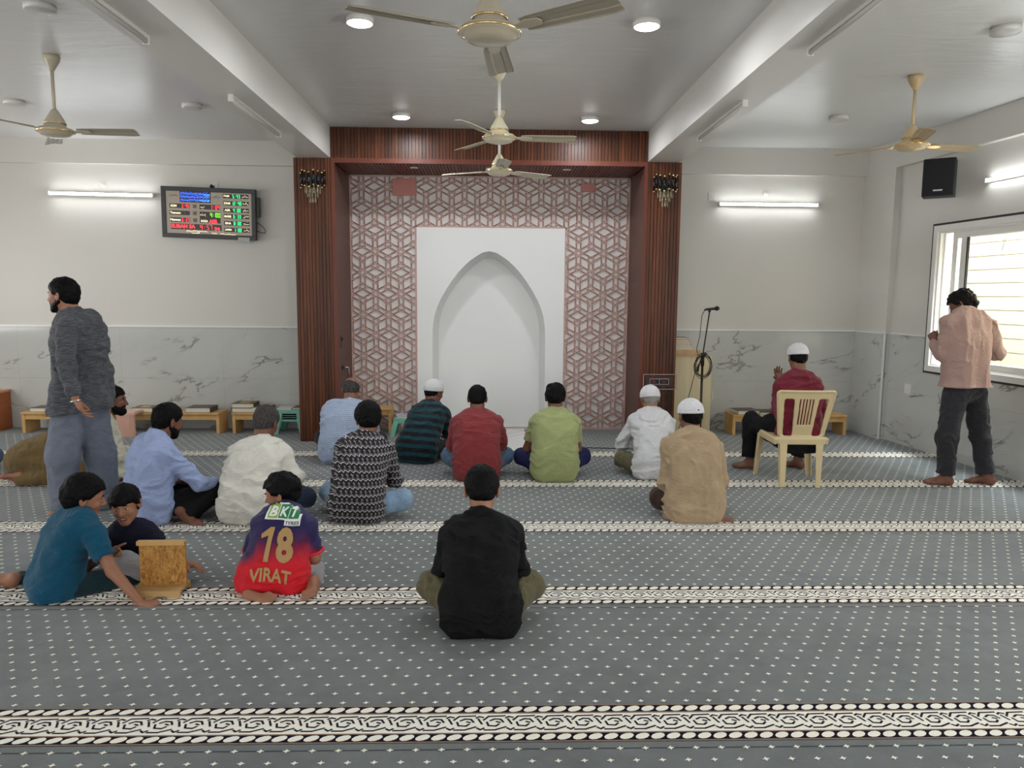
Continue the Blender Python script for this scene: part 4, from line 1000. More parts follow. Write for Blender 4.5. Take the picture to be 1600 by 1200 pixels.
# plastic chair
def chair():
    t = empty('plastic_chair', (2.655, 6.39, 0), -.04, 'cream plastic chair with slotted back under the man in maroon', 'chair')
    PC = mat('cream_plastic', (205, 186, 144), .36)
    zs = .42
    # back: flat shape in u (across) and v (up), bent forwards at the sides
    f = Field(.006)
    def back(x, y, z):
        v = (z-zs)/.42; yy = y+.185+.115*np.clip(v, -.2, 1.1)-.55*x*x; wd = .195+.058*np.clip(v, 0, 1)
        ax = np.abs(x); q = .04
        dx = ax-wd; dz = np.maximum(-(z-zs), z-zs-.425)
        o_ = np.sqrt(np.maximum(dx+q, 0)**2+np.maximum(dz+q, 0)**2)+np.minimum(np.maximum(dx+q, dz+q), 0)-q
        # windows either side of the splat
        c0 = .118+.03*v; hw = .038+.004*v
        wz = np.abs(z-zs-.185)-.165; wx = np.abs(ax-c0)-hw; q2 = .02
        win = np.sqrt(np.maximum(wx+q2, 0)**2+np.maximum(wz+q2, 0)**2)+np.minimum(np.maximum(wx+q2, wz+q2), 0)-q2
        sl = 9.
        for k in range(-2, 3):
            cx = k*(.0235+.004*v); a_ = np.maximum(np.abs(x-cx)-.0058, np.abs(z-zs-.235)-.115); sl = np.minimum(sl, a_)
        d2 = np.maximum(np.maximum(o_, -win), -sl)
        rim = .011*(1-np.clip(np.abs(o_+.012)/.014, 0, 1))
        return np.maximum(d2, np.abs(yy)-.0085-rim)
    f._add(back, (-.28, -.36, zs-.02), (.28, -.1, zs+.45), 0, 'u')
    V, F = f.mesh(); np_mesh('backrest', [(V, F)], PC, t)
    f = Field(.008); f.box((0, .02, zs-.008), (.225, .225, .012), .012)
    f.box((0, .245, zs-.028), (.225, .012, .03), .011, k=.02); f.box((-.22, .02, zs-.028), (.012, .22, .03), .011, k=.02); f.box((.22, .02, zs-.028), (.012, .22, .03), .011, k=.02); f.box((0, -.2, zs-.02), (.2, .012, .035), .011, k=.02)
    V, F = f.mesh(); np_mesh('seat', [(V, F)], PC, t)
    for (xt, yt, xb, yb) in ((-.205, .215, -.24, .235), (.205, .215, .24, .235), (-.155, -.19, -.15, -.215), (.155, -.19, .15, -.215)):
        m = MB(); sx = 1 if xt > 0 else -1; sy = 1 if yt > 0 else -1; a, b = .034, .018
        def rg(x, y, z, k, th): return [(x-sx*0, y, z), (x-sx*k*1.6, y, z), (x-sx*k*1.6, y-sy*th, z), (x-sx*th, y-sy*th, z), (x-sx*th, y-sy*k*1.6, z), (x, y-sy*k*1.6, z)]
        r0, r1 = rg(xb+sx*.02, yb+sy*.01, 0, .024, .006), rg(xt+sx*.03, yt+sy*.02, zs-.01, .04, .006)
        m.add(r0+r1, [(0, 1, 2, 3, 4, 5)[::-1], (6, 7, 8, 9, 10, 11)]+[(i, (i+1) % 6, 6+(i+1) % 6, 6+i) for i in range(6)]); m.build('leg', PC, t)
chair()
# ------------------------------------------------------------------ people
V = Vector
def rotm(yaw=0, pitch=0, roll=0):
    """head frame: columns right, forward, up; pitch > 0 looks up, yaw > 0 turns left, roll > 0 tips to the right"""
    return Matrix.Rotation(yaw, 3, 'Z') @ Matrix.Rotation(pitch, 3, 'X') @ Matrix.Rotation(roll, 3, 'Y')
def m_skin(name, rgb):
    if name in MATS: return MATS[name]
    t = NT(name); c = lin(rgb); v = t.coords(); n = t.noise(v, 14, 4)
    t.color(t.mix(n, tuple(x*.86 for x in c), tuple(min(1, x*1.12) for x in c)))
    t.b.inputs['Roughness'].default_value = .52; t.b.inputs['Subsurface Weight'].default_value = .12; t.b.inputs['Subsurface Radius'].default_value = (.012, .005, .003)
    t.bump(t.noise(v, 160, 3), .12, .002); MATS[name] = t.m; return t.m
def m_hair(name, rgb=(8, 7, 8), rgb2=None, mixs=10):
    if name in MATS: return MATS[name]
    t = NT(name); v = t.coords((70, 70, 14)); n = t.noise(v, 3, 4, .7)
    c = lin(rgb); c2 = lin(rgb2) if rgb2 else tuple(x*1.6+.0006 for x in c)
    t.color(t.mix(t.math('MULTIPLY', t.math('SUBTRACT', n, .35), 3, clamp=True), c, c2)); t.b.inputs['Roughness'].default_value = .5; t.b.inputs['Specular IOR Level'].default_value = .10
    t.bump(n, .7, .004); MATS[name] = t.m; return t.m
def fabric(name, rgb, rough=.85, vary=.07, weave=420, sheen=.12, pattern=None, wr=.6, dark=None):
    """cloth: soft tone changes, weave, fine creases"""
    if name in MATS: return MATS[name]
    t = NT(name); v = t.coords(); c = lin(rgb)
    n = t.noise(v, 7, 4, .6)
    col = t.mix(n, tuple(x*(1-vary) for x in c), tuple(min(1, x*(1+vary)) for x in c))
    if pattern: col = pattern(t, v, col)
    t.color(col); t.b.inputs['Roughness'].default_value = rough; t.b.inputs['Sheen Weight'].default_value = sheen; t.b.inputs['Specular IOR Level'].default_value = .25
    v2 = t.coords((1, 1, 1.9), (.5, .3, 0)); a = t.noise(v2, 11, 5, .62, 1.4); b = t.noise(v, weave, 2)
    ridge = t.math('SUBTRACT', 1, t.math('MULTIPLY', t.math('ABSOLUTE', t.math('SUBTRACT', a, .5)), 3.2), clamp=True)
    t.bump(t.math('ADD', t.math('MULTIPLY', t.math('MULTIPLY', ridge, ridge), .8), t.math('MULTIPLY', b, .12)), wr, .012)
    MATS[name] = t.m; return t.m
def wrinkle(amp, seed=0, fr=(7, 7, 15), fold=1.0):
    s_ = seed*3.7
    amp = amp*2.5
    def fn(x, y, z, d):
        wx = .25*vnoise(x*6+s_, y*6, z*6); a = vnoise(x*fr[0]+s_+wx*4, y*fr[1]+s_, z*fr[2]+wx*6); b = vnoise(x*fr[0]*2.1+9+s_, y*fr[1]*2.1, z*fr[2]*1.7+wx*10+s_)
        r = 1-np.abs(a)*2.4; q = 1-np.abs(b)*2.4
        return d-amp*(.75*np.maximum(r, -.6)*fold+.4*np.maximum(q, -.6))+amp*.25
    return fn
HEAD_K = dict(lips=(.0, .0, .0))
def head_field(f, c, M, s=1., fine=True, beardless=True):
    c = V(c)
    def P(x, y, z): return c+M @ V((x*s, y*s, z*s))
    f.ell(P(0, -.012, .035), (.076*s, .096*s, .084*s), M, .01)
    f.ell(P(0, .034, -.015), (.060*s, .060*s, .082*s), M, .03*s)
    f.ell(P(0, .022, -.055), (.052*s, .058*s, .05*s), M, .02*s)
    for q in (-1, 1): f.cone(P(q*.046, .0, -.055), P(q*.014, .070, -.092), .016*s, .015*s, .025*s)
    f.ell(P(0, .074, -.093), (.02*s, .016*s, .015*s), M, .02*s)
    for q in (-1, 1):
        f.cone(P(q*.010, .086, .022), P(q*.042, .070, .024), .009*s, .008*s, .012*s)        # brow
        f.ell(P(q*.038, .066, -.028), (.017*s, .016*s, .016*s), M, .018*s)                   # cheek
        f.ell(P(q*.030, .096, .004), (.015*s, .014*s, .010*s), M, .012*s, op='s')            # socket
        f.ell(P(q*.030, .0745, .003), (.0135*s, .0135*s, .0115*s), M, .004*s)                # lid
        f.ell(P(q*.081, -.010, -.004), (.010*s, .021*s, .034*s), M @ Matrix.Rotation(q*.38, 3, 'Z') @ Matrix.Rotation(.15, 3, 'X'), .006*s)
        f.ell(P(q*.092, -.006, -.002), (.006*s, .010*s, .018*s), M @ Matrix.Rotation(q*.38, 3, 'Z'), .005*s, op='s')
    f.cone(P(0, .088, .018), P(0, .111, -.024), .0075*s, .0115*s, .008*s)
    for q in (-1, 1): f.ell(P(q*.011, .098, -.029), (.008*s, .009*s, .007*s), M, .006*s)
    f.cone(P(-.018, .084, -.0545), P(.018, .084, -.0545), .0062*s, .0062*s, .008*s); f.cone(P(-.015, .083, -.066), P(.015, .083, -.066), .0068*s, .0068*s, .008*s)
    f.cone(P(-.02, .094, -.0605), P(.02, .094, -.0605), .003*s, .003*s, .004*s, op='s')
def hair_obj(par, c, M, s, mat_, style='short', th=.014, seed=0, res=.005, name='hair', **kw):
    c = V(c); f = Field(res)
    def P(x, y, z): return c+M @ V((x*s, y*s, z*s))
    f.ell(P(0, -.012, .035), ((.077+th)*s, (.097+th)*s, (.086+th*1.15)*s), M, .01)
    f.ell(P(0, -.040, -.022), ((.055+th*.6)*s, (.060+th*.6)*s, (.062)*s), M, .03)
    R = np.array([[M[i][j] for j in range(3)] for i in range(3)]); ca = np.array(c)
    front = {'short': .058, 'fringe': .030, 'bald': .14, 'receding': .085}[style]
    ys = [-.14, -.075, -.045, -.022, .004, .022, .05, .07, .12]
    zs = {'short': [-.078, -.074, -.062, -.030, .004, .004, .040, front, front], 'fringe': [-.08, -.078, -.066, -.035, -.006, .0, .026, .030, .026], 'receding': [-.078, -.074, -.062, -.030, .004, .012, .06, .085, .1], 'bald': [-.07, -.068, -.06, -.03, .004, .03, .1, .14, .14]}[style]
    def cut(x, y, z, d):
        p = (np.stack([x, y, z], -1)-ca) @ R/s
        zl = np.interp(p[..., 1], ys, zs); e = (zl-p[..., 2])*s
        if style == 'bald': e = np.maximum(e, (p[..., 2]-.062+.25*np.abs(p[..., 0]))*s)
        nz = vnoise(x*60+seed, y*60, z*60)*.004+vnoise(x*150, y*150+seed, z*150)*.0022
        if name.startswith('curly'): nz = vnoise(x*34+seed, y*34, z*34)*.014+vnoise(x*80, y*80+seed, z*80)*.007
        if kw.get('tousle'): nz = nz+vnoise(x*22+seed, y*22, z*30)*.009
        h = np.maximum(.010-np.abs(d-e), 0)/.010
        return np.maximum(d-nz, e)+h*h*.0025
    f.custom(cut); Vv, F = f.mesh()
    return np_mesh('hair', [(Vv, F)], mat_, par)
def cap_obj(par, c, M, s, mat_, tilt=0.0, low=.012):
    c = V(c); f = Field(.004); M2 = M @ Matrix.Rotation(tilt, 3, 'X')
    def P(x, y, z): return c+M2 @ V((x*s, y*s, z*s))
    f.ell(P(0, -.010, .034), (.093*s, .112*s, .101*s), M2, .01)
    R = np.array([[M2[i][j] for j in range(3)] for i in range(3)]); ca = np.array(c)
    def cut(x, y, z, d):
        p = (np.stack([x, y, z], -1)-ca) @ R/s
        e = (low-p[..., 2])*s
        rib = .0012*np.cos(np.arctan2(p[..., 0], p[..., 1]+.01)*46)*np.clip((p[..., 2]-.03)*30, 0, 1)
        hem = -.0018*(p[..., 2] < low+.013)
        h = np.maximum(.006-np.abs(d-e), 0)/.006
        return np.maximum(d-rib+hem, e)+h*h*.0015
    f.custom(cut); Vv, F = f.mesh(); return np_mesh('skull_cap', [(Vv, F)], mat_, par)
def beard_obj(par, c, M, s, mat_, length=.012, seed=0):
    c = V(c); f = Field(.004)
    def P(x, y, z): return c+M @ V((x*s, y*s, z*s))
    f.ell(P(0, .026, -.055), ((.056+length*.35)*s, (.060+length*.5)*s, (.052+length)*s), M, .02)
    for q in (-1, 1): f.cone(P(q*.050, .0, -.045), P(q*.016, .070, -.094), (.017+length*.5)*s, (.018+length)*s, .02)
    f.cone(P(-.02, .088, -.044), P(.02, .088, -.044), .008*s, .008*s, .006)
    for q in (-1, 1): f.cone(P(q*.064, .002, .004), P(q*.056, .008, -.048), .0135*s, .017*s, .012)
    for q in (-1, 1): f.cone(P(q*.024, .084, -.046), P(q*.026, .078, -.075), .008*s, .01*s, .006)
    R = np.array([[M[i][j] for j in range(3)] for i in range(3)]); ca = np.array(c)
    def cut(x, y, z, d):
        p = (np.stack([x, y, z], -1)-ca) @ R/s
        zl = np.interp(p[..., 1], [-.05, -.012, .012, .035, .06, .080, .1], [-.06, .0, -.008, -.030, -.040, -.036, -.036])
        e = (p[..., 2]-zl)*s; e = np.maximum(e, (-.020-p[..., 1])*s)
        mouth = .014*s-np.sqrt((p[..., 0]*.75*s)**2+((p[..., 2]+.060)*s)**2+(np.maximum(.07-p[..., 1], 0)*3*s)**2)
        e = np.maximum(e, mouth)
        nz = vnoise(x*90+seed, y*90, z*90)*.003
        return np.maximum(d-nz, e)
    f.custom(cut); Vv, F = f.mesh(); return np_mesh('beard', [(Vv, F)], mat_, par)
EYEW = mat('eye_white', (214, 206, 198), .25); IRIS = mat('dark_iris', (26, 16, 12), .12)
def face_parts(par, c, M, s, hm, smile=False):
    c = V(c)
    if smile:
        f = Field(.002)
        for a, b in (((-.022, .0795, -.0530), (-.010, .0885, -.0600)), ((-.010, .0885, -.0600), (.010, .0885, -.0600)), ((.010, .0885, -.0600), (.022, .0795, -.0530))): f.cone(c+M @ V(a)*s, c+M @ V(b)*s, .0030*s, .0034*s, .003)
        Vv, F = f.mesh(); np_mesh('teeth', [(Vv, F)], mat('tooth_white', (226, 220, 208), .3), par)
    for q in (-1, 1):
        f = Field(.0016); cc = c+M @ V((q*.030*s, .0790*s, .002*s)); f.ell(cc, (.0115*s, .0105*s, .0058*s), M, 0); Vv, F = f.mesh(cc-V((.02, .02, .02)), cc+V((.02, .02, .02)))
        ct = (Vv[F].mean(1)-np.array(c)) @ np.array([[M[i][j] for j in range(3)] for i in range(3)])/s
        a = (np.hypot(ct[:, 0]-q*.030, ct[:, 2]-.002) < .0056) & (ct[:, 1] > .083)
        np_mesh('eye', [(Vv, F[~a], 0), (Vv, F[a], 1)], [EYEW, IRIS], par)
        f = Field(.0025); f.cone(c+M @ V((q*.012*s, .0935*s, .0265*s)), c+M @ V((q*.030*s, .0905*s, .0285*s)), .0030*s, .004*s, .004); f.cone(c+M @ V((q*.030*s, .0905*s, .0285*s)), c+M @ V((q*.046*s, .075*s, .022*s)), .004*s, .0022*s, .004)
        Vv, F = f.mesh(); np_mesh('eyebrow', [(Vv, F)], hm, par)
def lips_split(Vv, F, c, M, s):
    R = np.array([[M[i][j] for j in range(3)] for i in range(3)]); ct = (Vv[F].mean(1)-np.array(c)) @ R/s
    a = (np.abs(ct[:, 0]) < .021) & (ct[:, 1] > .078) & (ct[:, 2] < -.051) & (ct[:, 2] > -.071)
    return [(Vv, F[~a], 0), (Vv, F[a], 1)]
def hand_parts(wrist, d, n, side, s=1., curl=(.5, .5, .5, .5), thumb=(.5, .4), spread=.12, fan=None, forearm=None, res=.0032):
    """d: wrist to knuckles; n: out of the palm; side +1 right hand, -1 left hand"""
    f = Field(res); w_ = V(wrist); d = V(d).normalized(); n = (V(n)-d*V(n).dot(d)).normalized(); t = d.cross(n)*side  # towards the thumb
    def P(a, b, c_): return w_+(d*a+t*b+n*c_)*s
    base = [(.090, .030), (.094, .010), (.090, -.010), (.082, -.029)]; ln = [.072, .080, .074, .058]; rad = [.0088, .0090, .0085, .0075]
    f.cone(w_-d*.03*s, w_+d*.012*s, .024*s, .023*s, .02, flat=(n, .8))
    for (a, b) in base: f.cone(P(.01, b*.45, 0), P(a-.006, b, .0), .016*s, .0125*s, .012)
    f.ell(P(.040, .024, .010), (.026*s, .017*s, .014*s), Matrix((d, t, n)).transposed(), .014)
    f.ell(P(.045, -.022, .008), (.028*s, .012*s, .012*s), Matrix((d, t, n)).transposed(), .012)
    for i, (a, b) in enumerate(base):
        yw = spread*(1.2-i*.8) if fan is None else fan[i]
        p = P(a-.004, b, 0); cd_ = (d*math.cos(yw)+t*math.sin(yw)).normalized(); nn = n.copy(); ax = cd_.cross(nn).normalized(); cu = curl[i] if not isinstance(curl[i], (tuple, list)) else None
        angs = (cu*.9, cu*1.15, cu*.75) if cu is not None else curl[i]
        tot = 0; r = rad[i]*s
        for j, fr in enumerate((.44, .31, .25)):
            tot += angs[j]; v = cd_*math.cos(tot)+nn*math.sin(tot); q = p+v*ln[i]*fr*s
            f.cone(p, q, r, r*.93, .004 if j else .008); p = q; r *= .93
        # nail side stays plain
    a0, a1 = thumb
    p = P(.022, .022, .008); v = (d*math.cos(.85)+t*math.sin(.85)).normalized()
    v = (v*math.cos(a0*.6)+n*math.sin(a0*.6)).normalized(); q = p+v*.040*s; f.cone(p, q, .0135*s, .0115*s, .012)
    v2 = (v*math.cos(a1*.6)+(d*.7+n*.5).normalized()*math.sin(a1*.6)).normalized(); p = q; q = p+v2*.030*s; f.cone(p, q, .0112*s, .0098*s, .006)
    v3 = (v2*math.cos(a1*.5)+(d*.8+n*.4).normalized()*math.sin(a1*.5)).normalized(); f.cone(q, q+v3*.024*s, .0098*s, .0082*s, .005)
    Vv, F = f.mesh(); return Vv, F
def foot_parts(ankle, d, u, side, s=1., res=.0042, flex=0):
    """ankle joint; d: heel to toes; u: out of the instep; side +1 right foot"""
    f = Field(res); a_ = V(ankle); d = V(d).normalized(); u = (V(u)-d*V(u).dot(d)).normalized(); t = -(d.cross(u))*side  # towards the big toe
    def P(x, y, z): return a_+(d*x+t*y+u*z)*s
    f.cone(P(-.0, 0, .06), P(0, 0, 0), .034*s, .036*s, .02)
    f.ell(P(-.042, 0, -.040), (.032*s, .030*s, .034*s), Matrix((d, t, u)).transposed(), .02)
    f.cone(P(-.02, 0, -.012), P(.095, .010, -.052), .034*s, .0235*s, .03, flat=(t, 1.0))
    f.cone(P(-.03, -.008, -.046), P(.085, -.022, -.058), .027*s, .019*s, .03)
    f.cone(P(.10, .024, -.056), P(.10, -.028, -.060), .0205*s, .0155*s, .03)
    f.ell(P(.045, .026, -.082), (.045*s, .018*s, .014*s), Matrix((d, t, u)).transposed(), .02, op='s')
    toes = [(.030, .150, .0135), (.010, .152, .0098), (-.006, .146, .0092), (-.020, .138, .0086), (-.033, .127, .0082)]
    for i, (y, x, r) in enumerate(toes):
        b0 = P(.108-.006*i, y*.92, -.060); mid_ = P((.108+x)/2, y, -.060+.004); e = P(x, y, -.064)
        f.cone(b0, mid_, r*1.1*s, r*.92*s, .010); f.cone(mid_, e, r*.92*s, r*s, .004)
    Vv, F = f.mesh(); return Vv, F

def sitter(h=1., lean=.10, slump=.14, hw=1., waist=1., kx=.31, ky=.27, kz=.13, side=0., neck=.112):
    """joints of a person sitting cross-legged, facing +y, in metres; lean and slump push the back forward"""
    J = {}; h *= 1.035
    def sp(z, y, w_, r): return (V((side*z*1.2, y, z*h)), w_, r)
    J['spine'] = [sp(.085, .0, .088*waist, .105), sp(.18, .01, .080*waist, .104*waist), sp(.29, lean*.45, .070*waist, .100*waist), sp(.39, lean*.9, .080*hw, .102*hw),
                  sp(.47, lean+slump*.35, .095*hw, .090*hw), sp(.525, lean+slump*.62, .060*hw, .068)]
    nb = J['spine'][-1][0]+V((0, .015, .045)); J['neck'] = nb
    J['head'] = nb+V((side*.1, neck*.75, neck*1.0))
    shy = lean+slump*.60; shz = .474*h; sx = .158*hw
    J['sh'] = [V((-sx+side*.6, shy, shz)), V((sx+side*.6, shy, shz))]
    J['el'] = [V((-sx-.055, shy+.06, shz-.245)), V((sx+.055, shy+.06, shz-.245))]
    J['wr'] = [V((-.115, shy+.22, shz-.28)), V((.115, shy+.22, shz-.28))]
    J['hip'] = [V((-.09, .03, .11)), V((.09, .03, .11))]
    J['kn'] = [V((-kx, ky, kz)), V((kx, ky, kz))]
    J['an'] = [V((.06, .36, .075)), V((-.06, .30, .075))]
    J['foot'] = [(V((.6, -.1, -.15)), V((.1, 1, .3))), (V((-.6, -.1, -.15)), V((-.1, 1, .3)))]
    return J
def world_pose(loc, d):
    """the same joints given in the room's own coordinates"""
    o = V((loc[0], loc[1], 0)); g = lambda p: p-o
    J = {k: ([g(p) for p in v] if isinstance(v, list) and k != 'spine' and k != 'foot' else v) for k, v in d.items()}
    J['spine'] = [(g(c), w_, r) for c, w_, r in d['spine']]; J['neck'] = g(d['neck']); J['head'] = g(d['head'])
    return J
def decal(shirt, body, cx, cz, w_, h_, mt, name, rot=0, bend=0, bold=0, shear=0, off=.004, shape=None, tilt=None):
    """writing printed on cloth: its outlines are laid onto the back of the shirt"""
    from mathutils.bvhtree import BVHTree
    me = shirt.data; T = BVHTree.FromPolygons([v.co for v in me.vertices], [tuple(p.vertices) for p in me.polygons])
    vs, fs = shape if shape else text_mesh(body, 1, bold=bold, shear=shear, extrude=0)
    xs = [p[0] for p in vs]; ys = [p[1] for p in vs]; cx0, cy0 = (max(xs)+min(xs))/2, (max(ys)+min(ys))/2; kx, ky = w_/(max(xs)-min(xs)), h_/(max(ys)-min(ys))
    bm = bmesh.new(); bv = [bm.verts.new(((p[0]-cx0)*kx, 0, (p[1]-cy0)*ky)) for p in vs]
    for f_ in fs:
        try: bm.faces.new([bv[i] for i in f_])
        except ValueError: pass
    for _ in range(3):
        ed = [e for e in bm.edges if e.calc_length() > .010]
        if not ed: break
        bmesh.ops.subdivide_edges(bm, edges=ed, cuts=1); bmesh.ops.triangulate(bm, faces=bm.faces[:])
    bad = []
    for v in bm.verts:
        x, z = v.co.x, v.co.z; z += bend*x*x; x, z = cx+x*math.cos(rot)-z*math.sin(rot), cz+x*math.sin(rot)+z*math.cos(rot)
        hit = T.ray_cast(V((x, -1.5, z)), V((0, 1, 0)))
        if hit[0] is None: bad.append(v); v.co = V((x, 0, z))
        else: v.co = hit[0]-V((0, off, 0))
    bmesh.ops.delete(bm, geom=bad, context='VERTS')
    me2 = bpy.data.meshes.new(name); bm.to_mesh(me2); bm.free(); me2.materials.append(mt)
    o = bpy.data.objects.new(name, me2); COL.objects.link(o); o.parent = shirt; return o
def person(loc, yaw, label, J, skin, shirt, pants, hair=None, hstyle='short', sleeve='long', head=(0, -.35, 0), hs=1., arm_r=(.048, .038, .026), sleeve_g=.014, leg_r=(.088, .062, .046), leg_g=.010,
           body_g=.010, wr=.005, seed=0, cap=None, cap_tilt=.0, beard=None, blen=.012, face=False, hands=None, feet=True, collar=True, hem=None, extra=None, cuffs=None, pant_cut=1.0, shoulder_r=.058,
           res=.008, right=None, hair_th=.014, tousle=False, curly=False, foot_s=1., hand_s=1., shirt_cut=None, wfr=(7, 7, 15), sleeve_frac=.55, neck_r=.058, group='people in the prayer hall', hair_name='hair', roll_cuff=None, floor_cut=True, hide_seat=True, smile=False, scale=1., pants_extra=None, cap_low=.012):
    par = empty('person', (loc[0], loc[1], loc[2] if len(loc) > 2 else 0), yaw, label, 'person', group); par.scale = (scale,)*3
    right = right or V((1, 0, 0)); M = rotm(*head)
    if hem: hem = [(c-V((loc[0], loc[1], 0)), w_, r) for c, w_, r in hem]
    hd, nk = J['head'], J['neck']
    parts = []
    # bare skin: head and neck
    f = Field(.0036 if face else .0045); head_field(f, hd, M, hs)
    f.cone(nk-V((0, .0, .05)), hd+M @ V((0, -.028*hs, -.045*hs)), neck_r*1.12, neck_r*.98, .025)
    Vv, F = f.mesh(); parts += lips_split(Vv, F, hd, M, hs) if face else [(Vv, F, 0)]
    # limbs and trunk (hidden parts are kept slim)
    f = Field(.009)
    f.loft(J['spine'], right, .03, -.034, 3)
    for i in (0, 1):
        f.cone(J['sh'][i], J['el'][i], arm_r[0]*.95, arm_r[1], .02); 
        f.cone(J['el'][i], J['wr'][i], arm_r[1], arm_r[2]*.95, .015)
        f.cone(J['hip'][i], J['kn'][i], leg_r[0]-.03, leg_r[1]-.010, .03); f.cone(J['kn'][i], J['an'][i], leg_r[1]-.010, .034*foot_s, .02)
    f.cone(nk-V((0, 0, .08)), nk, .06, neck_r, .03)
    Vv, F = f.mesh(); parts.append((Vv, F, 0))
    for i in (0, 1):
        sd = 1 if i else -1
        hnd = hands[i] if hands else None
        if hnd != 'none':
            if hnd is None:
                dd = (J['wr'][i]-J['el'][i]).normalized(); hnd = dict(d=dd, n=V((-sd*.7, .1, -.7)), curl=(.5, .55, .6, .65))
            parts.append((*hand_parts(J['wr'][i], side=sd, s=hand_s, **hnd), 0))
        ft = J.get('foot')
        if feet and ft and ft[i] is not None:
            parts.append((*foot_parts(J['an'][i], ft[i][0], ft[i][1], sd, foot_s), 0))
    SK = m_skin('skin_%d_%d_%d' % skin, skin); LP = m_skin('lips_%d' % skin[0], (int(skin[0]*.86), int(skin[1]*.66), int(skin[2]*.66)))
    np_mesh('body', parts, [SK, LP], par)
    # trousers
    f = Field(res)
    sp = J['spine']; f.loft([(sp[0][0], sp[0][1]*(.8 if hide_seat else 1), sp[0][2]-(.026 if hide_seat else .012)), (sp[1][0], sp[1][1]*(.8 if hide_seat else .95), sp[1][2]-(.03 if hide_seat else .022))], right, .03, 0, 3)
    for i in (0, 1):
        k = J['kn'][i]; a = J['an'][i]; a = k+(a-k)*pant_cut
        f.cone(J['hip'][i], k, leg_r[0]+(leg_g-.010 if not hide_seat else -.004), leg_r[1]+leg_g, .035); f.cone(k, a, leg_r[1]+leg_g, leg_r[2]+leg_g, .03, cut_b=True)
    if pants_extra: pants_extra(f)
    f.custom(wrinkle(wr*.75, seed+5, (9, 9, 9)))
    if floor_cut: f.custom(lambda x, y, z, d: np.maximum(d, .003-z))
    Vv, F = f.mesh(); np_mesh('trousers', [(relax(Vv, F, 1), F)], pants, par)
    # shirt
    f = Field(res); lo_secs = list(sp) if hem is None else hem+list(sp)
    f.loft(lo_secs, right, .02, body_g, 4)
    for i in (0, 1):
        s_, e_, w_ = J['sh'][i], J['el'][i], J['wr'][i]
        f.cone(sp[-2][0].lerp(s_, .5), s_, .07, shoulder_r, .04); f.cone(nk+V((0, 0, -.005)), s_+V((0, 0, .008)), .046, shoulder_r*.86, .035)
        if sleeve == 'long':
            f.cone(s_, e_, arm_r[0]+sleeve_g, arm_r[1]+sleeve_g, .018)
            q = e_.lerp(w_, .97 if cuffs is None else cuffs[i])
            f.cone(e_, q, arm_r[1]+sleeve_g, arm_r[2]+.010+sleeve_g*.5, .02, cut_b=True)
            if roll_cuff: f.cone(q-(w_-e_).normalized()*.05, q, arm_r[2]+sleeve_g+.012, arm_r[2]+sleeve_g+.011, .0, cut_a=True, cut_b=True)
        else:
            q = s_.lerp(e_, sleeve_frac); f.cone(s_, q, arm_r[0]+sleeve_g, arm_r[0]+sleeve_g*.9, .018, cut_b=True)
    if collar:
        ax = ((hd+M @ V((0, -.03, -.06)))-nk).normalized(); f.cone(nk-ax*.03, nk+ax*.030, neck_r*1.28, neck_r*1.16, .016, cut_b=True)
    else: f.cone(nk-V((0, 0, .05)), nk-V((0, .0, .004)), neck_r*1.3, neck_r*1.15, .03, cut_b=True)
    if extra: extra(f)
    if wr: f.custom(wrinkle(wr, seed, wfr))
    if shirt_cut: f.custom(shirt_cut, 0, 'all')
    if floor_cut: f.custom(lambda x, y, z, d: np.maximum(d, .002-z), 0, 'all')
    Vv, F = f.mesh(); so = np_mesh('shirt', [(relax(Vv, F, 1), F)], shirt, par)
    HM = hair or m_hair('black_hair')
    if hstyle: hair_obj(par, hd, M, hs, HM, hstyle, hair_th, seed, .005, 'curly' if curly else hair_name, tousle=tousle)
    if cap: cap_obj(par, hd, M, hs, cap, cap_tilt, cap_low)
    if beard: beard_obj(par, hd, M, hs, beard, blen, seed)
    if face: face_parts(par, hd, M, hs, HM, smile)
    return par, so, M
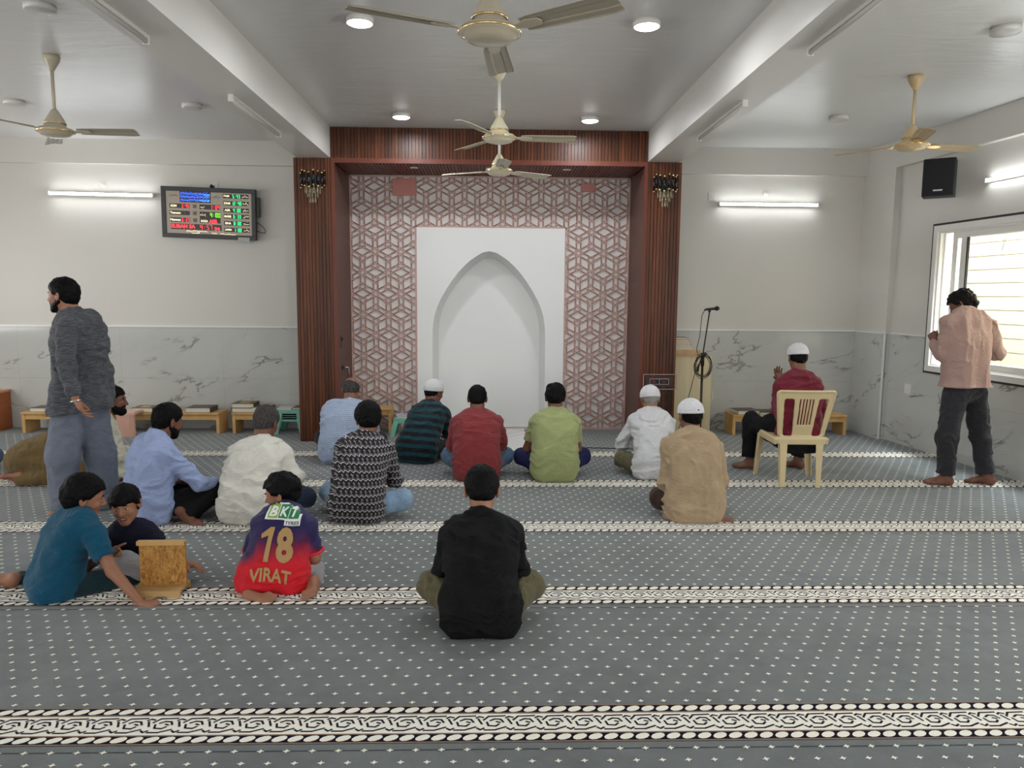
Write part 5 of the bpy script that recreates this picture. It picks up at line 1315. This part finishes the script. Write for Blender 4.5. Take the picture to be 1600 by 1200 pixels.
# ---- fabrics
def p_stripes(t, v, col):
    sp = t.n.new('ShaderNodeSeparateXYZ'); t.link(v, sp.inputs[0]); z = t.math('ADD', sp.outputs[2], t.math('MULTIPLY', sp.outputs[1], .35))
    a = t.math('GREATER_THAN', t.math('FRACT', t.math('MULTIPLY', z, 1/.082)), .52)
    return t.mix(a, lin((14, 16, 26)), lin((10, 62, 70)))
def p_check(t, v, col):
    sp = t.n.new('ShaderNodeSeparateXYZ'); t.link(v, sp.inputs[0])
    a = t.math('LESS_THAN', t.math('FRACT', t.math('MULTIPLY', sp.outputs[0], 1/.017)), .28); b = t.math('LESS_THAN', t.math('FRACT', t.math('MULTIPLY', sp.outputs[2], 1/.017)), .28)
    return t.mix(t.math('MULTIPLY', t.math('ADD', a, b), .42), col, lin((104, 124, 158)))
def p_chevron(t, v, col):
    sp = t.n.new('ShaderNodeSeparateXYZ'); t.link(v, sp.inputs[0]); P_, Q = .036, .052
    ang = t.math('ADD', sp.outputs[0], t.math('MULTIPLY', sp.outputs[1], .8))
    x = t.math('FRACT', t.math('MULTIPLY', ang, 1/P_)); tri = t.math('ABSOLUTE', t.math('SUBTRACT', x, .5))
    z = t.math('FRACT', t.math('ADD', t.math('MULTIPLY', sp.outputs[2], 1/Q), t.math('MULTIPLY', tri, .55)))
    l1 = t.math('LESS_THAN', t.math('ABSOLUTE', t.math('SUBTRACT', z, .2)), .055)
    l2 = t.math('LESS_THAN', t.math('ABSOLUTE', t.math('SUBTRACT', z, .42)), .03)
    z2 = t.math('FRACT', t.math('MULTIPLY', sp.outputs[2], 1/Q))
    dia = t.math('LESS_THAN', t.math('ADD', t.math('ABSOLUTE', t.math('SUBTRACT', x, .5)), t.math('MULTIPLY', t.math('ABSOLUTE', t.math('SUBTRACT', z2, .62)), 1.3)), .27)
    k = t.math('MAXIMUM', t.math('MULTIPLY', l1, 1.0), t.math('MAXIMUM', t.math('MULTIPLY', l2, .5), t.math('MULTIPLY', dia, .34)))
    return t.mix(k, lin((26, 24, 30)), lin((196, 190, 192)))
def p_jersey(t, v, col):
    sp = t.n.new('ShaderNodeSeparateXYZ'); t.link(v, sp.inputs[0])
    n = t.noise(v, 60, 2); ax_ = t.math('MULTIPLY', t.math('MULTIPLY', t.math('SUBTRACT', t.math('ABSOLUTE', sp.outputs[0]), .125, clamp=True), 2.6), t.math('MULTIPLY', t.math('SUBTRACT', sp.outputs[2], .13), 9, clamp=True))
    z = t.math('ADD', t.math('ADD', sp.outputs[2], ax_), t.math('MULTIPLY', t.math('SUBTRACT', n, .5), .03))
    return t.ramp(t.math('MULTIPLY', z, 2), [(.34, lin((206, 18, 36))), (.44, lin((164, 22, 52))), (.56, lin((74, 24, 72))), (.68, lin((34, 26, 78)))])
def p_slub(t, v, col):
    n = t.noise(t.coords((6, 6, 60), (.1, .05, 0)), 3.2, 4, .75); n2 = t.noise(t.coords((10, 10, 120)), 2.5, 3, .7)
    k = t.math('MULTIPLY', t.math('SUBTRACT', t.math('ADD', t.math('MULTIPLY', n, .6), t.math('MULTIPLY', n2, .4)), .4), 5, clamp=True)
    return t.mix(k, lin((50, 51, 56)), lin((104, 106, 112)))
def p_denim(t, v, col):
    n = t.noise(v, 6, 3); n2 = t.noise(v, 300, 2)
    return t.mix(t.math('ADD', t.math('MULTIPLY', n, .7), t.math('MULTIPLY', n2, .3)), lin((104, 132, 160)), lin((152, 178, 204)))
def p_crochet(t, v, col):
    vo = t.n.new('ShaderNodeTexVoronoi'); vo.inputs['Scale'].default_value = 260; t.link(v, vo.inputs[0])
    return t.mix(t.math('MULTIPLY', vo.outputs[0], 1.1, clamp=True), lin((236, 234, 236)), lin((196, 194, 198)))
F_BLACK = fabric('black_cotton', (13, 13, 17), .8, sheen=0); F_OLIVE = fabric('olive_twill', (98, 92, 66)); F_RED = fabric('brick_red_cotton', (132, 50, 54)); F_GREEN = fabric('pistachio_pique', (156, 164, 112), weave=260)
F_NAVY = fabric('navy_jersey', (30, 34, 74), .8, sheen=0); F_BLUE = fabric('pale_blue_oxford', (158, 174, 214)); F_WHITE = fabric('white_cotton', (222, 220, 210)); F_WHITE2 = fabric('grey_white_cotton', (206, 206, 208)); F_CREAM = fabric('cream_cotton', (214, 212, 194))
F_BEIGE = fabric('beige_linen', (168, 146, 116), vary=.12); F_MAROON = fabric('maroon_cotton', (110, 26, 44)); F_PINK = fabric('dusty_rose_linen', (172, 142, 132), vary=.1); F_TEAL = fabric('teal_tee', (4, 76, 104)); F_DNAVY = fabric('dark_navy_tee', (24, 26, 46), sheen=0)
F_STRIPE = fabric('striped_knit', (14, 16, 26), pattern=p_stripes); F_CHECK = fabric('checked_blue_cotton', (176, 190, 214), pattern=p_check); F_CHEV = fabric('black_white_print', (26, 24, 30), pattern=p_chevron, wr=.25); F_JERSEY = fabric('red_navy_jersey', (200, 20, 40), .55, pattern=p_jersey, wr=.2)
F_SLUB = fabric('charcoal_slub', (70, 72, 78), pattern=p_slub); F_JEAN = fabric('light_denim', (130, 156, 182), pattern=p_denim); F_JEAN2 = fabric('faded_denim', (84, 108, 134)); F_BLUEGREY = fabric('blue_grey_cotton', (112, 119, 134)); F_DBLUE = fabric('dark_blue_denim', (28, 40, 62))
F_CHAR = fabric('charcoal_trouser', (46, 44, 48)); F_BLK2 = fabric('black_trouser', (18, 18, 21), sheen=0); F_KHAKI = fabric('khaki_brown', (108, 88, 52)); F_GREYP = fabric('light_grey_sweat', (150, 148, 150)); F_DTEAL = fabric('dark_teal_trouser', (16, 44, 52)); F_BRN = fabric('dark_brown_trouser', (62, 44, 38))
CAPM = fabric('white_crochet', (236, 234, 236), .8, pattern=p_crochet, weave=300)
GREYH = m_hair('greying_hair', (24, 22, 22), (92, 88, 86)); BLKH = m_hair('black_hair'); BRNH = m_hair('dark_brown_hair', (28, 20, 18), (74, 56, 48)); GREY2 = m_hair('grey_hair', (96, 92, 90), (170, 166, 160))
S1, S2, S3, S4 = (136, 90, 68), (116, 74, 55), (154, 106, 81), (96, 60, 46)


def A(px, py, Y): return at(px, py, Y=Y)
# man in black, nearest the camera
J = sitter(h=1.0, lean=.10, slump=.15, hw=1.0, waist=1.10, kx=.275, ky=.25, kz=.165)
person((-.045, 3.40), .0, 'man in a black shirt and olive trousers sitting alone, closest to the camera', J, S3, F_BLACK, F_OLIVE, BLKH, head=(0, -.5, 0), wr=.006, seed=1, arm_r=(.052, .044, .03), res=.007, leg_r=(.094, .072, .05), scale=.90, hs=1.08)
# brick red shirt
J = sitter(h=.96, lean=.10, slump=.12, hw=1.06, waist=1.10, kx=.255, ky=.26, kz=.16)
person((-.125, 6.42), .0, 'man in a brick red shirt and faded jeans sitting in front of the white niche', J, S2, F_RED, F_JEAN2, BLKH, head=(0, -.35, 0), wr=.005, seed=2, sleeve='short', arm_r=(.056, .048, .03), sleeve_frac=.9, hair_th=.008, scale=1.0)
# pistachio polo
J = sitter(h=.99, lean=.09, slump=.12, hw=1.05, waist=1.10, kx=.28, ky=.27, kz=.16, side=.03)
person((.555, 6.40), .0, 'man in a pistachio green polo shirt and navy track trousers', J, S2, F_GREEN, F_NAVY, BLKH, head=(-.1, -.38, 0), wr=.004, seed=3, sleeve='short', arm_r=(.052, .045, .03), sleeve_frac=.72, hair_th=.018, tousle=True)
# teal and black stripes
J = sitter(h=.89, lean=.18, slump=.18, hw=.97, waist=1.05, kx=.26, ky=.28, kz=.12, side=.05)
person((-.725, 7.12), -.30, 'man in a teal and black striped shirt and white skull cap', J, S2, F_STRIPE, F_CHAR, BLKH, head=(-.45, -.35, 0), wr=.004, seed=4, cap=CAPM, cap_tilt=.25, hair_th=.008, sleeve='short', sleeve_frac=.95)
# checked
J = sitter(h=.95, lean=.12, slump=.16, hw=1.28, waist=1.18, kx=.29, ky=.26, kz=.2)
person((-1.42, 7.05), -.12, 'balding man in a pale blue checked shirt, behind the man in black and white print', J, S1, F_CHECK, F_CHAR, GREYH, head=(.05, -.55, 0), wr=.005, seed=5, hstyle='bald', hair_th=.010)
# printed shirt, glasses
J = sitter(h=.96, lean=.13, slump=.14, hw=1.03, waist=1.03, kx=.28, ky=.25, kz=.14)
J['kn'][1] = V((.30, .12, .13))
par, so_, M_ = person((-.955, 5.21), -.12, 'man in black and white printed shirt, light jeans and glasses', J, S1, F_CHEV, F_JEAN, BLKH, head=(.45, -.35, 0), wr=.005, seed=6, hair_th=.020, hs=1.04, sleeve='long', cuffs=(.9, .55))
m = MB(); hd_ = J['head']
for q in (-1, 1):
    c_ = hd_+M_ @ V((q*.033, .098, .002)); ax, az = M_ @ V((1, 0, 0)), M_ @ V((0, 0, 1)); m.tube([c_+ax*(.023*math.cos(a*PI/8))+az*(.019*math.sin(a*PI/8)) for a in range(16)], .0014, 6, closed=True)
    m.tube([hd_+M_ @ V((q*.056, .098, .006)), hd_+M_ @ V((q*.078, .06, .008)), hd_+M_ @ V((q*.082, -.015, .01))], .0014, 6)
m.tube([hd_+M_ @ V((-.01, .102, .004)), hd_+M_ @ V((.01, .102, .004))], .0014, 6); m.build('glasses', BLACK, par)
# greyish white shirt
J = sitter(h=.92, lean=.22, slump=.17, hw=.99, waist=1.0, kx=.25, ky=.22, kz=.12, side=.04)
J['el'][0] = V((-.24, .32, .25)); J['wr'][0] = V((-.24, .46, .13))
person((1.46, 6.48), .0, 'old man in a greyish white shirt and white skull cap beside the slatted pillar', J, S3, F_WHITE2, F_OLIVE, GREY2, head=(.12, -.35, 0), wr=.006, seed=7, cap=CAPM, cap_tilt=.12, hair_th=.007, sleeve_g=.018)
# beige kurta
J = sitter(h=1.04, lean=.08, slump=.10, hw=1.0, waist=1.05, kx=.24, ky=.20, kz=.13)
J['kn'] = [V((-.235, .12, .12)), V((.14, .32, .10))]; J['el'] = [V((-.19, .12, .24)), V((.20, .12, .26))]
J['foot'] = [(V((.8, .3, -.2)), V((.1, .4, 1))), (V((1, -.42, -.12)), V((-.1, -.35, 1)))]
J['an'] = [V((.0, .2, .07)), V((.150, -.045, .052))]
def ex(f):
    f.loft([(V((-.01, -.01, .03)), .085, .115), (V((0, .0, .14)), .09, .112)], V((1, 0, 0)), .03)
    f.cone(V((-.1, .03, .1)), V((-.17, .10, .12)), .11, .07, .05)
person((1.485, 5.26), -.04, 'man in a beige kurta and white skull cap sitting on folded bare feet', J, S2, F_BEIGE, F_BRN, BLKH, head=(.30, -.12, 0), wr=.007, seed=8, cap=CAPM, cap_tilt=-.0, hair_th=.010, sleeve_g=.022, extra=ex, wfr=(8, 8, 6), cap_low=.02, foot_s=1.04)
# white kurta, grey-flecked hair
J = sitter(h=.92, lean=.12, slump=.15, hw=1.08, waist=1.12, kx=.34, ky=.22, kz=.14)
J['kn'][0] = V((-.30, .22, .12))
J['el'][1] = V((.27, .20, .30))
person((-1.72, 5.19), -.18, 'grey-haired man in a white kurta and dark blue jeans behind the jersey boy', J, S2, F_WHITE, F_DBLUE, GREYH, head=(-.1, -.45, 0), wr=.007, seed=9, hair_th=.012, sleeve_g=.02, cuffs=(.9, .6))
# pale blue shirt
J = sitter(h=1.02, lean=.04, slump=.06, hw=1.05, waist=1.08, kx=.28, ky=.28, kz=.17, neck=.10)
J['kn'][1] = V((.20, .42, .17)); J['an'][1] = V((.235, .15, .052)); J['el'][1] = V((.22, .26, .27)); J['wr'][1] = V((.17, .46, .20)); J['foot'][1] = (V((.95, -.1, -.12)), V((-.1, -.7, .8)))
person((-2.42, 5.20), -.72, 'man in a pale blue shirt and black trousers, back turned, beyond the laughing boy', J, S2, F_BLUE, F_BLK2, BLKH, head=(.12, -.28, .05), wr=.006, seed=10, hair_th=.012, sleeve_g=.02, beard=BLKH, blen=.008, cuffs=(.9, .9))
# cream kurta, bearded, in profile
J = sitter(h=.97, lean=-.03, slump=-.02, hw=1.0, waist=1.05, kx=.28, ky=.26, kz=.12)
person((-3.30, 6.42), -1.05, 'bearded man in a cream kurta seen in profile behind the walking man', J, S2, F_CREAM, F_CREAM, BLKH, head=(-.35, -.05, 0), wr=.006, seed=11, hair_th=.014, sleeve_g=.02, beard=BLKH, blen=.014, face=True)
# kneeling in brown trousers, leaning forward behind the walking man
L = (-3.9, 6.4)
d = dict(spine=[(A(42, 714, 6.4), .07, .13), (A(66, 703, 6.4), .07, .125), (A(98, 690, 6.4), .07, .115), (A(120, 668, 6.4), .09, .10), (A(130, 646, 6.4), .08, .085), (A(134, 634, 6.4), .06, .066)],
    neck=A(136, 628, 6.4), head=A(140, 606, 6.4), sh=[A(130, 645, 6.46), A(130, 645, 6.40)], el=[A(135, 670, 6.46), A(135, 670, 6.40)], wr=[A(150, 700, 6.55), A(150, 700, 6.25)],
    hip=[A(42, 715, 6.5), A(42, 715, 6.32)], kn=[A(128, 735, 6.55), A(128, 737, 6.25)], an=[A(36, 738, 6.50), A(30, 751, 6.22)], foot=[None, (V((-1, -.05, -.14)), V((-.05, .1, -1)))])
person(L, 0, 'person kneeling in brown trousers, mostly hidden behind the walking man', world_pose(L, d), S1, F_CREAM, F_KHAKI, BLKH, head=(-1.4, -.4, 0), right=V((0, -1, 0)), hide_seat=False, seed=12, wr=.006, leg_r=(.12, .075, .05), shirt_cut=lambda x, y, z, dd: np.maximum(dd, .28-x), hands=['none', 'none'], pants_extra=lambda f: f.cone(V((-.1, 0, .17)), V((.14, -.02, .28)), .15, .15, .05))
# denim knee at the frame's edge
J = sitter(kx=.31, ky=.2, kz=.13)
person((-4.81, 6.55), 0, 'person in blue jeans of whom only a knee shows, left of the brown trousers', J, S2, F_CHAR, F_JEAN2, BLKH, seed=30, res=.012)
# walking man
L = (-3.14, 5.43)
d = dict(spine=[(A(125, 628, 5.42), .068, .112), (A(124, 605, 5.42), .062, .106), (A(124, 575, 5.42), .056, .102), (A(125, 545, 5.42), .072, .104), (A(124, 516, 5.42), .082, .086), (A(121, 499, 5.42), .06, .066)],
    neck=A(113, 489, 5.42), head=A(99, 462, 5.42), sh=[A(104, 511, 5.28), A(144, 522, 5.54)], el=[A(104, 574, 5.20), A(163, 578, 5.58)], wr=[A(118, 624, 5.18), A(170, 630, 5.58)],
    hip=[A(110, 625, 5.38), A(143, 625, 5.50)], kn=[A(98, 712, 5.34), A(157, 710, 5.55)], an=[A(102, 791, 5.38), A(165, 789, 5.55)], foot=[(V((-1, .25, 0)), V((0, 0, 1))), (V((-.8, .6, 0)), V((0, 0, 1)))])
rt = V((.72, .69, 0))
par, so_, M_ = person(L, 0, 'man in a charcoal shirt and loose blue-grey trousers walking past, with wristwatch', world_pose(L, d), S3, F_SLUB, F_BLUEGREY, BLKH, head=(1.45, -.06, 0), right=rt, seed=13, wr=.0045, hair_th=.012, beard=BLKH, blen=.006, face=True,
    leg_r=(.106, .094, .076), leg_g=.014, pant_cut=1.02, res=.007, arm_r=(.050, .042, .027), sleeve_g=.016, cuffs=(.93, .93), hem=[(A(127, 662, 5.42), .085, .130), (A(126, 640, 5.42), .078, .124)], floor_cut=False,
    shirt_cut=lambda x, y, z, dd: np.maximum(dd, .735-z+.10*x), hand_s=1.0,
    hands=[dict(d=V((.42, -.1, -.75)), n=V((.75, .3, .35)), curl=(.25, .3, .42, .5), thumb=(.3, .2)), dict(d=V((-.05, -.1, -1)), n=V((-.9, -.3, 0)), curl=(.3, .35, .4, .5))])
wj = A(118, 624, 5.18)-V((L[0], L[1], 0)); ej = A(104, 574, 5.20)-V((L[0], L[1], 0)); ax = (wj-ej).normalized(); u_ = ax.orthogonal().normalized(); v_ = ax.cross(u_)
m = MB(); m.tube([wj+ax*.012+(u_*math.cos(a*PI/8)+v_*math.sin(a*PI/8))*.030 for a in range(16)], .007, 8, closed=True); o = m.build('wristwatch', STEEL, par); o['label'] = 'silver wristwatch'
# pink shirt, standing by the window
L = (4.10, 6.28)
d = dict(spine=[(A(1508, 612, 6.28), .075, .112), (A(1508, 592, 6.28), .072, .112), (A(1508, 562, 6.28), .075, .112), (A(1510, 535, 6.28), .090, .110), (A(1512, 508, 6.30), .100, .090), (A(1510, 493, 6.32), .06, .066)],
    neck=A(1508, 493, 6.34), head=A(1504, 477, 6.44), sh=[A(1483, 506, 6.25), A(1542, 509, 6.36)], el=[A(1473, 553, 6.28), A(1557, 553, 6.42)], wr=[A(1461, 536, 6.48), A(1535, 540, 6.62)],
    hip=[A(1492, 620, 6.25), A(1524, 620, 6.32)], kn=[A(1480, 685, 6.22), A(1532, 685, 6.30)], an=[A(1476, 744, 6.24), A(1541, 743, 6.26)], foot=[(V((-1, .35, 0)), V((0, 0, 1))), (V((-.9, .75, 0)), V((0, 0, 1)))])
person(L, 0, 'man in a dusty pink linen shirt standing barefoot at the window', world_pose(L, d), S2, F_PINK, F_CHAR, m_hair('wavy_hair', (20, 16, 16)), head=(.75, -.55, .1), right=V((.94, .25, 0)), hide_seat=False, seed=14, wr=.007, hair_th=.020, curly=True, hair_name='curly',
    leg_r=(.090, .070, .058), leg_g=.012, pant_cut=.93, sleeve_g=.022, cuffs=(.9, .9), hem=[(A(1507, 630, 6.28), .098, .140), (A(1507, 612, 6.28), .09, .130)], floor_cut=False, shirt_cut=lambda x, y, z, dd: np.maximum(dd, (.862)-z), wfr=(9, 9, 4.5),
    hands=[dict(d=V((-.2, .2, .8)), n=V((.8, .6, 0)), curl=(1.4, 1.4, 1.4, 1.4), thumb=(.9, .9)), dict(d=V((-.8, .3, .3)), n=V((-.3, -.8, 0)), curl=(1.2, 1.2, 1.2, 1.2))])
# maroon shirt on the chair
L = (2.62, 6.32)
d = dict(spine=[(A(1249, 690, 6.33), .085, .11), (A(1249, 672, 6.33), .08, .108), (A(1248, 650, 6.36), .075, .104), (A(1247, 628, 6.40), .085, .105), (A(1247, 605, 6.44), .09, .088), (A(1247, 592, 6.46), .058, .066)],
    neck=A(1247, 584, 6.48), head=A(1246, 558, 6.54), sh=[A(1221, 604, 6.42), A(1273, 604, 6.42)], el=[A(1214, 645, 6.52), A(1283, 645, 6.50)], wr=[A(1222, 598, 6.74), A(1252, 610, 6.74)],
    hip=[A(1234, 692, 6.40), A(1264, 692, 6.40)], kn=[A(1174, 658, 6.80), A(1262, 664, 6.84)], an=[A(1171, 719, 6.84), A(1246, 719, 6.86)], foot=[(V((-.9, .45, -.03)), V((0, 0, 1))), (V((-.45, .8, -.03)), V((0, 0, 1)))])
person(L, 0, 'man in a maroon shirt and white skull cap sitting on the plastic chair', world_pose(L, d), S2, F_MAROON, F_BLK2, BLKH, head=(.05, -.12, 0), right=V((1, 0, 0)), hide_seat=False, seed=15, wr=.006, cap=CAPM, cap_tilt=-.02, hair_th=.008, hs=.95,
    leg_r=(.090, .074, .060), pant_cut=.88, hem=[(A(1249, 712, 6.31), .09, .112)], floor_cut=False, sleeve_g=.018, shirt_cut=lambda x, y, z, dd: np.maximum(dd, .425-z), cap_low=.02,
    hands=[dict(d=V((-.35, .1, .85)), n=V((.3, -.9, .1)), curl=(.25, .3, .3, .35), thumb=(.4, .3)), dict(d=V((-.1, .1, .9)), n=V((-.3, -.9, .1)), curl=(.3, .3, .3, .35))], pants_extra=lambda f: f.cone(V((.0, .1, .50)), V((-.12, .2, .50)), .09, .08, .05))
# boy in the jersey
L = (-1.13, 3.95)
d = dict(spine=[(A(430, 912, 3.98), .085, .095), (A(430, 895, 3.98), .075, .092), (A(434, 868, 4.0), .060, .088), (A(440, 840, 4.03), .066, .085), (A(444, 818, 4.07), .072, .070), (A(445, 804, 4.10), .045, .05)],
    neck=A(445, 797, 4.12), head=A(441, 771, 4.18), sh=[A(408, 824, 4.05), A(480, 824, 4.05)], el=[A(393, 870, 4.14), A(492, 872, 4.06)], wr=[A(405, 880, 4.3), A(462, 878, 4.24)],
    hip=[A(410, 908, 4.02), A(452, 908, 4.02)], kn=[A(385, 900, 4.30), A(496, 896, 4.32)], an=[A(400, 936, 3.86), A(489, 922, 3.94)], foot=[(V((1, -.32, -.12)), V((.1, .8, -.8))), (V((.06, -1, -.30)), V((.0, .35, -1)))])
def flare(f):
    f.loft([(A(428, 926, 3.98)-V((L[0], L[1], 0)), .10, .085), (A(426, 900, 3.98)-V((L[0], L[1], 0)), .095, .095), (A(430, 880, 4.0)-V((L[0], L[1], 0)), .075, .09)], V((1, 0, 0)), .03)
    f.cone(A(415, 895, 4.02)-V((L[0], L[1], 0)), A(386, 897, 4.08)-V((L[0], L[1], 0)), .075, .030, .04)
par, js, M_ = person(L, 0, 'boy in a navy and red sports jersey numbered 18', world_pose(L, d), S3, F_JERSEY, F_GREYP, BLKH, head=(1.45, -.28, 0), right=V((1, 0, 0)), seed=16, wr=.004, sleeve='short', sleeve_frac=.80, hs=.92, hair_th=.016, tousle=True,
    arm_r=(.040, .033, .022), leg_r=(.070, .055, .042), neck_r=.040, shoulder_r=.046, res=.0065, hand_s=.78, foot_s=.86, extra=flare, face=True, pant_cut=.86, sleeve_g=.016)
GOLDP = mat('gold_print', (176, 140, 84), .5); WHP = mat('white_print', (232, 236, 230), .5); GRP = mat('green_print', (24, 120, 70), .5); LGP = mat('lime_print', (142, 176, 72), .5); REDP = mat('red_trim', (206, 20, 44), .6)
def lp(px, py, Y=3.92): q = A(px, py, Y); return q.x-L[0], q.z
def quadshape(pts): return [(p[0], p[1], 0) for p in pts], [(0, 1, 2, 3)]
k_ = 3.92/F_PX
bx, bz = lp(437, 808); decal(js, '', bx, bz, 60*k_, 21*k_, WHP, 'sponsor_badge', rot=-.04, off=.0045, shape=quadshape([(0, 0), (.96, 0), (1.0, 1), (.06, 1)]))
for (px_2, w_2, mt_, ch) in ((420, 17, LGP, 'B'), (437, 17, GRP, 'K'), (454, 17, GRP, 'T')):
    bx, bz = lp(px_2, 807.5+(px_2-437)*.03); decal(js, '', bx, bz, w_2*k_, 17*k_, mt_, 'badge_panel', rot=-.04, off=.0065, shape=quadshape([(0, 0), (.92, 0), (1.0, 1), (.08, 1)]))
    decal(js, ch, bx, bz, 13*k_, 12*k_, WHP, 'badge_letter', rot=-.04, off=.0085, bold=.035, shear=.15)
bx, bz = lp(452, 822); decal(js, '', bx, bz, 25*k_, 7.5*k_, WHP, 'badge_tag', rot=-.04, off=.005, shape=quadshape([(0, 0), (1, 0), (1, 1), (0, 1)]))
decal(js, 'TYRES', bx, bz, 22*k_, 5.2*k_, mat('black_print', (20, 26, 24), .5), 'badge_wording', rot=-.04, off=.007, bold=.02, shear=.1)
bx, bz = lp(417, 851); decal(js, '', bx, bz, 21*k_, 50*k_, GOLDP, 'shirt_number', off=.005, shape=([(.30, 0, 0), (.66, 0, 0), (1.0, 1, 0), (.66, 1, 0), (.0, .80, 0), (.03, .68, 0), (.56, .76, 0)], [(0, 1, 2, 3, 6), (3, 4, 5, 6)]))
bx, bz = lp(445, 852); decal(js, '8', bx, bz, 27*k_, 52*k_, GOLDP, 'shirt_number', bold=.045)
bx, bz = lp(426, 893); decal(js, 'VIRAT', bx, bz, 66*k_, 21*k_, GOLDP, 'shirt_lettering', rot=-.06, bold=.03, bend=-1.2)
for i in (0, 1):
    jj = world_pose(L, d); s_, e_ = jj['sh'][i], jj['el'][i]; q = s_.lerp(e_, .80); ax = (e_-s_).normalized(); u_ = ax.orthogonal().normalized(); v_ = ax.cross(u_)
    m = MB(); m.tube([q-ax*.004+(u_*math.cos(a*PI/12)+v_*math.sin(a*PI/12))*.0555 for a in range(24)], .009, 8, closed=True); m.build('sleeve_cuff', REDP, js)
jj = world_pose(L, d); m = MB(); nk_ = jj['neck']+V((0, .004, .010)); m.tube([nk_+V((.052*math.cos(a*PI/12), .052*math.sin(a*PI/12), .012*math.sin(a*PI/12))) for a in range(24)], .009, 8, closed=True); m.build('collar_trim', REDP, js)
# boy in the teal tee
L = (-2.15, 3.88)
d = dict(spine=[(A(86, 918, 3.93), .075, .100), (A(88, 898, 3.93), .070, .098), (A(95, 868, 3.93), .062, .092), (A(104, 842, 3.94), .066, .086), (A(114, 822, 3.95), .072, .070), (A(122, 808, 3.96), .045, .048)],
    neck=A(126, 802, 3.97), head=A(131, 777, 4.0), sh=[A(84, 832, 4.06), A(146, 834, 3.88)], el=[A(135, 885, 4.22), A(176, 893, 3.82)], wr=[A(166, 867, 3.98), A(221, 943, 3.76)],
    hip=[A(80, 918, 4.0), A(104, 920, 3.86)], kn=[A(70, 905, 4.30), A(192, 905, 4.04)], an=[A(18, 911, 4.02), A(150, 925, 4.14)], foot=[(V((-1, -.1, -.15)), V((0, .3, -1))), (V((-.5, .8, 0)), V((0, .3, 1)))])
def teal_ex(f):
    o = V((L[0], L[1], 0)); f.loft([(A(78, 934, 3.90)-o, .07, .085), (A(84, 905, 3.93)-o, .07, .098)], V((.62, -.78, 0)), .04)
person(L, 0, 'boy in a teal T-shirt leaning on one hand and pointing at his friend', world_pose(L, d), S3, F_TEAL, F_DTEAL, BLKH, head=(-1.0, -.28, 0), right=V((.72, -.69, 0)), seed=17, wr=.004, sleeve='short', sleeve_frac=.62, hs=.96, hair_th=.018,
    arm_r=(.040, .032, .022), leg_r=(.074, .056, .042), neck_r=.040, shoulder_r=.048, res=.0065, hand_s=.80, foot_s=.74, extra=teal_ex, face=True, collar=False, sleeve_g=.018,
    hands=[dict(d=V((.85, .1, .32)), n=V((.2, -.8, -.5)), curl=(.05, 1.1, 1.35, 1.4), thumb=(.0, -.3)), dict(d=V((1, -.05, -.02)), n=V((0, .1, -1)), curl=(.45, .3, .25, .3), thumb=(.3, .2))])
# laughing boy in dark navy
L = (-1.95, 4.25)
d = dict(spine=[(A(212, 900, 4.32), .075, .085), (A(211, 886, 4.32), .068, .082), (A(209, 868, 4.31), .060, .080), (A(207, 850, 4.29), .066, .078), (A(206, 836, 4.27), .066, .064), (A(204, 826, 4.26), .04, .046)],
    neck=A(203, 822, 4.26), head=A(196, 789, 4.22), sh=[A(238, 838, 4.26), A(175, 842, 4.28)], el=[A(262, 872, 4.20), A(166, 878, 4.24)], wr=[A(290, 880, 4.10), A(206, 882, 4.14)],
    hip=[A(232, 902, 4.3), A(194, 902, 4.3)], kn=[A(268, 893, 4.08), A(196, 880, 4.06)], an=[A(228, 906, 4.04), A(262, 908, 4.06)], foot=[None, None])
person(L, 0, 'laughing boy in a dark navy T-shirt and grey trousers facing the camera', world_pose(L, d), S3, F_DNAVY, F_GREYP, BLKH, smile=True, head=(PI+.16, -.12, .14), right=V((-1, .05, 0)), seed=18, wr=.004, sleeve='short', sleeve_frac=.75, hs=.90, hstyle='fringe', hair_th=.016,
    arm_r=(.036, .030, .021), leg_r=(.066, .054, .040), neck_r=.036, shoulder_r=.042, res=.0065, hand_s=.76, foot_s=.8, face=True, collar=False, sleeve_g=.014,
    hands=[dict(d=V((.9, -.15, -.10)), n=V((0, -.1, -1)), curl=(.3, .35, .4, .45), thumb=(.3, .2)), 'none'])
